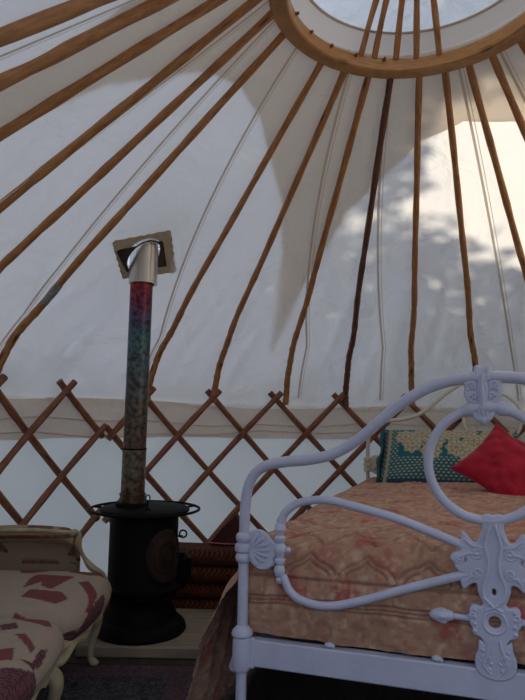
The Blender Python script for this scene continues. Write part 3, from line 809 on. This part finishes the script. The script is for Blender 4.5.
# curved door with an arched relief, facing front right
M_DOOR = mat('stove_door_relief', (.018, .011, .009), .6, .0, spec=.2, col2=(.042, .026, .017), scale=9, bump=.3, bscale=30)
DA = .86
def cyl(r, a, z): return (r * math.sin(a), -r * math.cos(a), z)
P = []
for t in np.linspace(-1, 1, 31):
    row = []
    for q in np.linspace(-1, 1, 31):
        # oval patch mapped from a square
        x = q * math.sqrt(1 - t * t / 2); y = t * math.sqrt(1 - q * q / 2)
        e_ = math.hypot(x, y)
        row.append(cyl(.165 + .010 * (1 - float(smoothstep(.8, 1.0, e_))) + .004 * math.sin(14 * e_) * (e_ < .8), DA + x * .60, .365 + y * .122))
    P.append(row)
dr = MB().grid(P).build('door', M_DOOR, stove, sharp=180)
dr['label'] = 'brownish oval stove door with embossed arches'
mb = MB()
for r_ in (.9, .62, .38):
    mb.tube([cyl(.176, DA + .60 * r_ * math.sin(a), .365 + .122 * r_ * math.cos(a)) for a in np.linspace(0, 2 * PI, 41)[:-1]], .0032, 6, closed=True)
for x in (-.18, 0, .18):
    mb.tube([cyl(.178, DA + x - .06, .31), cyl(.178, DA + x - .06, .37), cyl(.179, DA + x, .395), cyl(.178, DA + x + .06, .37), cyl(.178, DA + x + .06, .31)], .003, 6)
mb.build('relief', M_DOOR, dr)
hx_ = .181
MB().tube([(hx_ + .010 + .017 * math.cos(a), -.02, .450 + .017 * math.sin(a)) for a in np.linspace(0, 2 * PI, 25)[:-1]], .0042, 7, closed=True).tube([(.158, -.02, .440), (.178, -.02, .438), (.190, -.02, .440)], .005, 7).build('door_latch', M_BLACK, stove)
MB().tube([(.030 + .010 * math.cos(a), -.10, .625 + .015 * math.sin(a)) for a in np.linspace(0, 2 * PI, 21)[:-1]], .0032, 7, closed=True).tube([(.030, -.10, .570), (.030, -.10, .610)], .0045, 7).lathe([(0, .570), (.014, .570), (.012, .580), (0, .582)], (.030, -.10, 0), 12).build('lid_lifter', M_BLACK, stove)
MB().lathe([(.075, .570), (.075, .586), (.062, .592)], (-.068, 0, 0), 24).build('flue_collar', M_BLACK, stove)
MB().box((.175, .09, .26), (.09, .12, .17), bev=.03).build('ash_box', M_BLACK, stove)

# heat-tinted steel colours run along the pipe
def flue_mat(name, stops, rough=.38):
    m, t, b = newmat(name)
    uv = t.nodes.new('ShaderNodeUVMap'); s_ = t.nodes.new('ShaderNodeSeparateXYZ'); t.links.new(uv.outputs[0], s_.inputs[0])
    c = t.nodes.new('ShaderNodeTexCoord'); n = N(t, 'ShaderNodeTexNoise', Scale=22.0, Detail=6.0); t.links.new(c.outputs['Object'], n.inputs['Vector'])
    md = t.nodes.new('ShaderNodeMath'); md.operation = 'MULTIPLY_ADD'; t.links.new(n.outputs[0], md.inputs[0]); md.inputs[1].default_value = .22; t.links.new(s_.outputs[1], md.inputs[2])
    mp_ = t.nodes.new('ShaderNodeMapRange'); mp_.inputs[1].default_value = .11; mp_.inputs[2].default_value = stops[-1][0] + .11
    t.links.new(md.outputs[0], mp_.inputs[0])
    r = t.nodes.new('ShaderNodeValToRGB'); L = stops[-1][0]
    r.color_ramp.elements[0].position = 0; r.color_ramp.elements[0].color = (*stops[0][1], 1)
    r.color_ramp.elements[1].position = 1; r.color_ramp.elements[1].color = (*stops[-1][1], 1)
    for z, col in stops[1:-1]:
        e_ = r.color_ramp.elements.new(z / L); e_.color = (*col, 1)
    t.links.new(mp_.outputs[0], r.inputs[0])
    n2 = N(t, 'ShaderNodeTexNoise', Scale=45.0, Detail=5.0); t.links.new(c.outputs['Object'], n2.inputs['Vector'])
    r2 = t.nodes.new('ShaderNodeValToRGB'); r2.color_ramp.elements[0].position = .35; r2.color_ramp.elements[1].position = .6; r2.color_ramp.elements[0].color = (.25, .2, .2, 1); r2.color_ramp.elements[1].color = (.8, .8, .8, 1)
    t.links.new(n2.outputs[0], r2.inputs[0])
    mx = t.nodes.new('ShaderNodeMix'); mx.data_type = 'RGBA'; mx.blend_type = 'MULTIPLY'; mx.inputs[0].default_value = .9
    t.links.new(r.outputs[0], mx.inputs[6]); t.links.new(r2.outputs[0], mx.inputs[7]); t.links.new(mx.outputs[2], b.inputs['Base Color'])
    b.inputs['Metallic'].default_value = .85; b.inputs['Roughness'].default_value = rough
    return m
M_FLUE = flue_mat('heat_tinted_steel', [(0, (.20, .13, .09)), (.15, (.20, .16, .13)), (.34, (.16, .18, .18)), (.48, (.13, .21, .21)), (.56, (.10, .18, .19)), (.63, (.13, .11, .19)), (.70, (.22, .07, .13)), (.80, (.36, .055, .055)), (1.03, (.38, .07, .05))])
M_FLUE2 = flue_mat('lower_flue_steel', [(0, (.20, .11, .06)), (.06, (.22, .16, .10)), (.18, (.26, .24, .18)), (.25, (.24, .20, .15))])
PB, PT = Vector((-.619, 3.03, .638)), Vector((-.608, 2.985, 1.745))
flue = thing('flue_pipe', 'tall heat-stained steel stove pipe rising from the black stove', 'pipe', PB)
d_ = (PT - PB); q0 = Vector((0, 0, 0)); j = d_ * (.262 / d_.length)
MB().tube([q0, j], .0575, 28, cap=False).build('lower_section', M_FLUE2, flue)
MB().tube([j * .0, d_ * .035], .0615, 28, cap=True).tube([d_ * .034, d_ * .042], .0635, 28).build('socket', M_FLUE2, flue)
MB().tube([j + (d_ - j) * t for t in np.linspace(0, 1.05, 12)], .0555, 28, cap=False).build('upper_section', M_FLUE, flue)
MB().tube([j * .985, j * 1.015], .0588, 28).build('joint_band', M_BLACK, flue)
up = Vector((0, 0, 1))
slv = MB().lathe([(.058, 0), (.070, .0), (.070, .30), (.070, .60)], (d_.x + .006, d_.y, d_.z - .035), 36).build('steel_sleeve', M_STEEL, flue)
slv['label'] = 'bright silver steel sleeve at the roof'
# flashing plate and tape on the cloth
nrm_az = math.degrees(math.atan2(FLX - CX, FLY - CY)); rf = math.hypot(FLX - CX, FLY - CY)
nr = Vector((math.sin(R_(nrm_az)) * .641, math.cos(R_(nrm_az)) * .641, .768)); tg = Vector((math.cos(R_(nrm_az)), -math.sin(R_(nrm_az)), 0)); dn = nr.cross(tg)
if dn.z > 0: dn = -dn
def roofplane(x, y, off): return Vector((FLX, FLY, 0)) + Vector((0, 0, roofline(rf) + .022)) + tg * x + dn * y + nr * off
def frame_plate(name, corners, rx_, ry_, off, th, m, parent, wob=0.0):
    n = 64; P = [[], []]; K = len(corners)
    for i in range(n):
        a = 2 * PI * i / n; ux, uy = math.cos(a), math.sin(a); best = None
        for k in range(K):                       # ray from the middle to the outline
            (x1, y1), (x2, y2) = corners[k], corners[(k + 1) % K]
            den = ux * (y2 - y1) - uy * (x2 - x1)
            if abs(den) < 1e-9: continue
            t = (x1 * (y2 - y1) - y1 * (x2 - x1)) / den; w_ = (ux * y1 - uy * x1) / -den if False else ((x1 + (0)) * uy - y1 * ux) / (ux * (y2 - y1) - uy * (x2 - x1))
            if t > 0 and -1e-6 <= w_ <= 1 + 1e-6: best = t if best is None else max(best, t)
        best = (best or .1) + wob * math.sin(i * 1.9)
        ri = 1 / math.hypot(ux / rx_, uy / ry_)
        P[0].append(roofplane(ux * ri, uy * ri, off)); P[1].append(roofplane(ux * max(best, ri + .004), uy * max(best, ri + .004), off))
    o = MB().grid(P, wrap=True).build(name, m, parent, smooth=False); solid(o, th, 0); return o
M_FLASH = mat('dark_flashing', (.045, .04, .033), .45, .6, col2=(.09, .075, .055), scale=14, bump=.15)
M_TAPE = canvas_mat('reinforcing_patch', (.42, .36, .27), (.25, .21, .16), .3, 20)
fp = frame_plate('flue_flashing', [(-.165, .010), (.040, -.118), (.165, .016), (-.035, .112)], .082, .100, -.020, .006, M_FLASH, None)
tag(fp, 'dark square flashing plate where the flue leaves the roof cloth', 'flashing')
tape = frame_plate('patch', [(-.213, -.028), (.047, -.185), (.257, .041), (-.021, .165)], .100, .112, -.0125, .002, M_TAPE, fp, .003)
tape['label'] = 'tan reinforcing patch sewn to the cloth'

# ---------------------------------------------------------------- floor cushions
M_ROLL = vcmat('ribbed_cushion_cloth', .9, .3, 250)
def roll_col(n, m, seed, c1=(.20, .050, .018), c2=(.36, .12, .035)):
    u, v = np.meshgrid(np.arange(n) / n, np.arange(m) / m)
    zig = (np.abs(((u * 14 + np.abs(((v * 22) % 1) - .5) * 1.6) % 1) - .5) < .2)
    c = np.where(zig[..., None], np.array(c2), np.array(c1)) * (.7 + .5 * vnoise(u, v, 60, seed))[..., None]
    return c
fc = thing('ribbed_floor_cushion', 'rust brown ribbed folding floor cushion against the trellis, right of the stove', 'cushion', (-.235, 3.47, 0), (0, 0, R_(-4)))
for k in range(4):
    P, Fc = rbox((0, .01 * math.sin(k * 2), .0455 + k * .087), (.27, .12, .0445), np.array([.03, .045, .043]), .0055)
    u = P[:, 0]; v = P[:, 2] + np.abs(P[:, 1])
    zig = (np.abs((((u * 38) + np.abs(((v * 45) % 1) - .5) * 2) % 1) - .5) < .22)
    c = np.where(zig[:, None], np.array([.15, .045, .014]), np.array([.05, .011, .006])) * (.7 + .5 * vnoise(u, v, 60, k))[:, None]
    MB().add(P.tolist(), Fc).build('roll', M_ROLL, fc, sharp=180, colors=c)
M_MAROON = mat('dark_maroon_cloth', (.045, .010, .012), .9, col2=(.07, .016, .016), scale=12, bump=.3)
tri = thing('triangular_cushion', 'dark maroon pointed cushion propped on the rust ribbed cushion', 'cushion', (-.175, 3.53, .355), (0, 0, R_(-4)))
tp = []
for (y0, s_) in ((-.05, .9), (-.045, 1.0), (.045, 1.0), (.05, .9)):
    tp.append([(-.10 + (1 - s_) * .1, y0, .002), (.0, y0, .003), (.13 - (1 - s_) * .1, y0, .002), (.085, y0, .09), (.048, y0, .165 * s_), (-.03, y0, .085)])
o = MB().grid(np.array(tp), wrap=True); k_ = len(o.v)
o.f.append((0, 1, 2, 3, 4, 5)); o.f.append((18, 19, 20, 21, 22, 23)[::-1])
o = o.build('body', M_MAROON, tri, smooth=False); bv = o.modifiers.new('b', 'BEVEL'); bv.width = .015; bv.segments = 3
MB().tube([(-.10, -.053, .012), (.0, -.056, .008), (.13, -.053, .012)], .003, 6).build('pink_cord', mat('pink_cord', (.55, .16, .18), .8), tri)
rcb = MB().grid(superbox((-.90, 3.24, .10), (.13, .13, .10), (.6, .5), 60, 30), wrap=True).build('dark_red_cushion', mat('dark_red_cloth', (.13, .012, .012), .9, bump=.3, col2=(.2, .03, .02), scale=15), sharp=180)
tag(rcb, 'dark red cushion on the floor between the sofa and the stove', 'cushion')

# ---------------------------------------------------------------- rug
M_RUG = vcmat('wool_rug', .95, .6, 180)
xs = np.linspace(-1.02, -.225, 260); ys = np.linspace(1.5, 2.72, 380)
X, Y = np.meshgrid(xs, ys)
def vor(X, Y, sc, seed=0):
    x, y = X * sc, Y * sc; xi, yi = np.floor(x), np.floor(y); d1 = np.full(X.shape, 9.); d2 = d1.copy(); idv = np.zeros(X.shape)
    for a in (-1, 0, 1):
        for b in (-1, 0, 1):
            h1 = np.modf(np.abs(np.sin((xi + a) * 127.1 + (yi + b) * 311.7 + seed) * 43758.5))[0]; h2 = np.modf(np.abs(np.sin((xi + a) * 269.5 + (yi + b) * 183.3 + seed) * 43758.5))[0]
            d = np.hypot(xi + a + h1 - x, yi + b + h2 - y); m = d < d1
            d2 = np.where(m, d1, np.minimum(d2, d)); idv = np.where(m, h1, idv); d1 = np.where(m, d, d1)
    return d1, d2, idv
d1, d2, idv = vor(X, Y, 42)
edge_ = smoothstep(.06, .16, d2 - d1)
cA = np.array([.075, .070, .080]); cB = np.array([.012, .012, .016]); cC = np.array([.13, .07, .08]); cD = np.array([.07, .045, .06])
cc = cB + (cA - cB) * (edge_ * (.5 + .9 * idv))[..., None]
bd_ = np.minimum(np.minimum(X - xs[0], xs[-1] - X), np.minimum(Y - ys[0], ys[-1] - Y))
spk = (vnoise(X, Y, 150, 3) > .55)
bcol = np.where(spk[..., None], cC, cD)
cc = np.where((bd_ < .13)[..., None], bcol, cc); cc = np.where((bd_ < .018)[..., None], np.array([.05, .03, .035]), cc)
Z = .012 + .004 * vnoise(X, Y, 6, 2) + .006 * np.exp(-((Y - 2.66 - .02 * np.sin(X * 9)) / .02) ** 2)
rug = MB().grid(np.stack([X, Y, Z], -1)).build('patterned_rug', M_RUG, sharp=180, colors=cc.reshape(-1, 3)); solid(rug, .010)
tag(rug, 'dark purple and black mosaic patterned rug on the floor before the stove', 'rug')

# ---------------------------------------------------------------- sofa
sofa = thing('french_sofa', 'cream low sofa with maroon printed upholstery and carved painted frame', 'sofa', (-.95, 2.05, 0))
OX, OY = -.95, 2.05
M_UPH = vcmat('printed_upholstery', .85, .25, 300)
M_FRAME = mat('cream_painted_wood', (.46, .40, .26), .55, col2=(.30, .24, .14), scale=14, bump=.15)
# motifs on the seats: polygons in (x, y) of the seat plane; q = x + depth down the front
MOT = [([(-1.045, 2.746), (-.89, 2.80), (-.846, 2.761), (-.952, 2.66), (-.999, 2.66)], 0), ([(-.861, 2.523), (-.902, 2.424), (-.929, 2.577), (-.92, 2.64), (-.759, 2.62), (-.781, 2.472), (-.793, 2.418), (-.849, 2.468)], 0),
       ([(-.812, 2.696), (-.8, 2.78), (-.699, 2.754), (-.650, 2.70), (-.707, 2.655)], 0), ([(-.721, 2.533), (-.689, 2.564), (-.623, 2.469), (-.593, 2.341), (-.609, 2.30), (-.643, 2.401)], 0),
       ([(-.60, 2.54), (-.56, 2.50), (-.545, 2.40), (-.58, 2.33), (-.60, 2.38), (-.585, 2.45)], 1),
       ([(-.871, 2.324), (-.868, 2.413), (-.74, 2.395), (-.695, 2.323), (-.722, 2.263), (-.808, 2.304)], 0), ([(-.847, 2.13), (-.839, 2.2), (-.719, 2.154), (-.666, 2.068), (-.682, 2.048), (-.767, 2.08)], 0),
       ([(-.741, 1.948), (-.711, 1.958), (-.652, 1.88), (-.65, 1.835), (-.695, 1.894)], 0), ([(-.66, 1.781), (-.633, 1.80), (-.637, 1.896), (-.62, 1.92), (-.596, 1.822), (-.61, 1.779)], 1),
       ([(-.668, 2.12), (-.55, 2.19), (-.52, 2.44), (-.61, 2.53), (-.60, 2.34), (-.57, 2.24)], 1), ([(-.68, 1.70), (-.60, 1.78), (-.50, 1.75), (-.50, 1.55), (-.68, 1.55)], 1),
       ([(-1.13, 2.46), (-1.05, 2.52), (-1.0, 2.46), (-1.06, 2.36)], 0), ([(-1.1, 2.22), (-1.0, 2.24), (-1.02, 2.14), (-1.12, 2.14)], 0), ([(-.98, 1.9), (-.86, 1.96), (-.82, 1.88), (-.92, 1.82)], 0),
       ([(-.85, 1.66), (-.74, 1.68), (-.72, 1.6), (-.84, 1.58)], 0), ([(-1.1, 1.7), (-1.0, 1.72), (-1.0, 1.6)], 0), ([(-1.0, 2.06), (-.93, 2.10), (-.86, 2.04), (-.95, 1.99)], 0), ([(-.82, 2.02), (-.78, 2.06), (-.75, 2.0), (-.79, 1.97)], 1), ([(-.76, 1.80), (-.70, 1.84), (-.67, 1.76), (-.73, 1.73)], 0), ([(-1.2, 2.62), (-1.12, 2.68), (-1.1, 2.6)], 1), ([(-.9, 1.42), (-.8, 1.46), (-.78, 1.36)], 0)]
def inpoly(X, Y, P):
    c = np.zeros(X.shape, bool); n = len(P)
    for i in range(n):
        x1, y1 = P[i]; x2, y2 = P[(i + 1) % n]
        m = ((y1 > Y) != (y2 > Y)) & (X < (x2 - x1) * (Y - y1) / (y2 - y1 + 1e-12) + x1); c ^= m
    return c
CRM = np.array([.44, .36, .275])
def uph_col(q, y, mot=MOT):
    c = np.tile(CRM, q.shape + (1,)) * (.93 + .1 * vnoise(q, y, 90, 2))[..., None]
    for P, k in mot:
        P = smooth2(P + [P[0]], 4)[:-1] if False else P
        m = inpoly(q, y, P)
        hatch = (np.sin(q * 520 + y * 260) > -.1) if k == 0 else (np.sin(q * 420) * np.sin(y * 420) > -.25)
        a, b = (np.array([.25, .065, .060]), np.array([.19, .050, .050])) if k == 0 else (np.array([.10, .030, .045]), np.array([.20, .10, .10]))
        c = np.where(m[..., None], np.where(hatch[..., None], a, b), c)
        P2 = [(px * 1.0, py) for px, py in P]
    return c
def seat(y0, y1, xf, z=.318):
    cx_, cy_ = (-1.27 + xf) / 2, (y0 + y1) / 2; hx, hy = (xf + 1.27) / 2, (y1 - y0) / 2
    def fn(P):
        t = P[..., 1] / hy
        P[..., 0] += np.where(P[..., 0] > 0, -.045 * np.abs(t) ** 2.5, 0) * np.clip(P[..., 0] / hx, 0, 1)
        P[..., 2] += .012 * (1 - t ** 2) * (P[..., 2] > 0)
        P[..., 2] -= .02 * np.clip((P[..., 0] / hx), 0, 1) ** 4 * (P[..., 2] > 0)
        return P
    P, Fc = rbox((cx_, cy_, z), (hx, hy, .066), np.array([.085, .085, .060]), .0058, fn)
    q = P[:, 0] + np.clip(z + .045 - P[:, 2], 0, None); c = uph_col(q, P[:, 1])
    P = P - np.array([OX, OY, 0])
    MB().add(P.tolist(), Fc).build('seat_cushion', M_UPH, sofa, sharp=180, colors=c)
seat(2.165, 2.79, -.605); seat(1.36, 2.17, -.605)
# far arm: padded panel with a rolled top
n = 160; L = np.linspace(0, 1, n)
prof_ = spline([(.035, .30, 0), (.030, .36, 0), (.020, .43, 0), (.0, .480, 0), (-.020, .500, 0), (-.040, .530, 0), (-.030, .562, 0), (.005, .574, 0), (.045, .560, 0), (.075, .52, 0), (.085, .42, 0), (.085, .28, 0)], 10)
P = []; C_ = []
prof_ = [(p[0], p[1] if p[1] < .4 else .4 + (p[1] - .4) * .84) for p in prof_]
for p in prof_:
    row = []
    for t in L:
        x = -1.27 + t * .445; dip = .012 * math.sin(PI * t) - .018 * smoothstep(.88, 1, t)
        row.append((x - OX, 2.83 + p[0] - OY, p[1] + (dip if p[1] > .4 else 0)))
    P.append(row)
P = np.array(P); xq = P[..., 0] + OX; zq = P[..., 2]; yq = P[..., 1] + OY
cA_ = np.tile(CRM * np.array([.92, .85, .72]), xq.shape + (1,))
for poly in ([(-.80, .395), (-.785, .50), (-.775, .53), (-.79, .40)], [(-.87, .425), (-.80, .52), (-.775, .535), (-.78, .42)], [(-1.08, .385), (-1.06, .405), (-.92, .405), (-.90, .385)], [(-1.2, .44), (-1.17, .50), (-1.13, .43)],
             [(-1.06, .535), (-.99, .60), (-.92, .545)], [(-.90, .55), (-.86, .60), (-.82, .56), (-.86, .53)], [(-1.2, .50), (-.84, .512), (-.83, .528), (-1.2, .518)]):
    front = yq < 2.86
    m = inpoly(xq, zq, poly) & front
    cA_ = np.where(m[..., None], np.where((np.sin(xq * 600) * np.sin(zq * 600) > -.2)[..., None], np.array([.16, .04, .035]), np.array([.32, .20, .13])), cA_)
MB().grid(P).build('arm_pad', M_UPH, sofa, sharp=180, colors=cA_.reshape(-1, 3))
# carved frame round the arm end and under the seat
fr = MB()
ap = spline([(-.835, 2.80, .525), (-.820, 2.795, .540), (-.800, 2.795, .530), (-.806, 2.80, .49), (-.785, 2.805, .44), (-.745, 2.81, .385), (-.69, 2.82, .35), (-.665, 2.80, .30)], 8)
fr.tube([(p[0] - OX, p[1] - OY, p[2]) for p in ap], [.012 + .004 * math.sin(i * .35) for i in range(len(ap))], 8)
fr.tube([(-1.27 - OX, 2.79 - OY, .535), (-1.0 - OX, 2.79 - OY, .545), (-.81 - OX, 2.795 - OY, .535)], .009, 8)
fr.build('arm_frame', M_FRAME, sofa)
ys_ = np.linspace(1.36, 2.84, 150); P = []
for k, y in enumerate(ys_):
    t = (y - 2.1) / .74
    xb = -.640 - .035 * abs(((y - 1.36) / .74) % 1 - .5) ** 2 * 8 * .5 - (.05 * smoothstep(2.66, 2.84, y))
    sc = .030 * abs(math.sin((y - 1.36) / .74 * PI)) ** .8 + .010 * math.cos((y - 1.36) / .185 * 2 * PI)
    zt = .285; zb = .212 + sc
    P.append([(xb - OX - .02, y - OY, zt + .01), (xb - OX, y - OY, zt), (xb + .008 - OX, y - OY, zt - .018), (xb - .004 - OX, y - OY, zt - .028), (xb - .002 - OX, y - OY, zb + .018), (xb + .009 - OX, y - OY, zb + .010), (xb + .007 - OX, y - OY, zb), (xb - OX - .02, y - OY, zb)])
MB().grid(P, wrap=True).build('seat_rail', M_FRAME, sofa, sharp=60)
def cab(x, y, dx, dy, h=.24):
    pts = spline([(x, y, h), (x + dx * 1.1, y + dy * 1.1, h - .03), (x + dx * .9, y + dy * .9, h - .09), (x + dx * .1, y + dy * .1, h - .17), (x + dx * .25, y + dy * .25, .046), (x + dx * .9, y + dy * .9, .034)], 8)
    n = len(pts); rads = np.interp(np.arange(n) / n, [0, .2, .45, .75, .9, 1], [.030, .025, .017, .012, .014, .017])
    MB().tube([(p[0] - OX, p[1] - OY, p[2]) for p in pts], list(rads), 10).ball((x + dx * .9 - OX, y + dy * .9 - OY, .031), (.020, .020, .013)).build('leg', M_FRAME, sofa)
cab(-.70, 2.68, .022, .0, .255); cab(-.672, 2.06, .028, 0); cab(-.672, 1.42, .028, 0)
cab(-1.25, 2.76, -.01, .01); cab(-1.25, 1.42, -.01, -.01)
# low back and seat base
P = superbox((-1.315, 2.08, .48), (.05, .72, .20), (.3, .3), 120, 50); c = uph_col(P[..., 2] - 1.3, P[..., 1])
MB().grid(P - np.array([OX, OY, 0]), wrap=True).build('backrest', M_UPH, sofa, sharp=180, colors=c.reshape(-1, 3))
MB().box((-.97 - OX, 2.09 - OY, .225), (.58, 1.42, .05), bev=.01).build('seat_base', M_FRAME, sofa)

# ---------------------------------------------------------------- the tree that shades the roof
def cone_hit(az, r):
    if r < 1.9: return pol(az, r, roofline(r) + .03)
    if r < 2.15: return pol(az, r, float(np.interp(r, [1.9, 1.98, 2.06, 2.115, 2.15], [1.51, 1.43, 1.33, 1.22, 1.12])))
    return pol(az, 2.15, max(.02, 1.12 - (r - 2.15) * 1.2))
M_LEAF = mat('leaf_green', (.05, .12, .03), .6, col2=(.09, .17, .04), scale=20)
lv, lf = [], []
def leaf_cluster(c, R, n, size):
    for _ in range(n):
        p = Vector(c) + Vector(rng.normal(0, R * .55, 3))
        u = Vector(rng.normal(0, 1, 3)).normalized(); w = Vector(rng.normal(0, 1, 3)); w = (w - u * w.dot(u)).normalized()
        s_ = size * rng.uniform(.6, 1.3); o = len(lv)
        lv.extend([tuple(p - u * s_), tuple(p + w * s_ * .42), tuple(p + u * s_), tuple(p - w * s_ * .42)]); lf.append((o, o + 1, o + 2, o + 3))
def lit(az, r):
    """the gap in the crown: how open the foliage is towards this part of the roof"""
    g = 0
    for (a0, r0, da, dr, k) in ((39, .93, 29, .32, 2.4), (34, 1.32, 17, .17, .8), (50, 1.2, 12, .3, .95), (20, 1.18, 7, .15, .6), (0, .12, 400, .30, 1.2), (30, 1.28, 14, .12, .55), (-3, 1.22, 4, .15, 1.1), (3, .95, 4, .15, .85), (45, 1.3, 8, .25, .8), (-50, 1.0, 16, .3, .9), (-48, 1.25, 10, .2, .35), (35, 2.12, 4, .08, .9)):
        g = max(g, k * math.exp(-((az - a0) / da) ** 4 - ((r - r0) / dr) ** 4))
    return g
cnt = 0
for az in np.arange(-118, 100, 3.4):
    for r in np.arange(.2, 3.1, .085):
        a = az + rng.uniform(-2, 2); rr = r + rng.uniform(-.04, .04)
        g = lit(a, rr)
        nn_ = Vector((math.sin(R_(a)) * .641, math.cos(R_(a)) * .641, .768)) if rr < 1.95 else Vector((math.sin(R_(a)) * .9, math.cos(R_(a)) * .9, .42 if rr < 2.3 else 0))
        if nn_.dot(sun_dir) < .12: continue
        if rng.random() < g * .97: continue
        base = cone_hit(a, rr)
        dist = rng.uniform(3.4, 5.2)
        leaf_cluster(base + sun_dir * dist, .13, int(26), .062); cnt += 1
for az in np.arange(-75, 100, 2.6):          # extra leaf clusters added to keep sun spots off the eaves
    for r in np.arange(1.72, 2.2, .06):
        a = az + rng.uniform(-1.3, 1.3); rr = r + rng.uniform(-.03, .03)
        if rng.random() < lit(a, rr) or rng.random() < .12: continue
        leaf_cluster(cone_hit(a, rr) + sun_dir * rng.uniform(3.6, 5.0), .10, 26, .062)
tree = thing('leafy_tree', 'leafy tree outside whose branches dapple the sunlit roof canvas with shade', 'tree', tuple(Vector((CX, CY, 0)) + Vector((sun_dir.x, sun_dir.y, 0)).normalized() * 7.2))
tl = Vector(tree.location)
lo_ = MB(); lo_.v = [tuple(Vector(p) - tl) for p in lv]; lo_.f = lf; lo_.uv = [(0, 0)] * len(lv)
lo_ = lo_.build('foliage', M_LEAF, tree, smooth=False); lo_['kind'] = 'stuff'
M_BARK = mat('bark', (.09, .06, .04), .9, col2=(.05, .035, .025), scale=10, bump=.5)
mb = MB().tube([(0, 0, -.05), (.05, .02, 1.2), (0, .1, 2.4), (-.1, .05, 3.6), (-.3, -.2, 4.6)], [.19, .15, .12, .09, .05], 12)
for k in range(8):
    a = k * 2.4; z = 2.1 + .3 * k
    mb.tube([(0, .05, z), (.6 * math.cos(a), .6 * math.sin(a), z + .25), (1.2 * math.cos(a), 1.2 * math.sin(a), z + .35)], [.05, .035, .012], 7)
mb.build('trunk', M_BARK, tree)
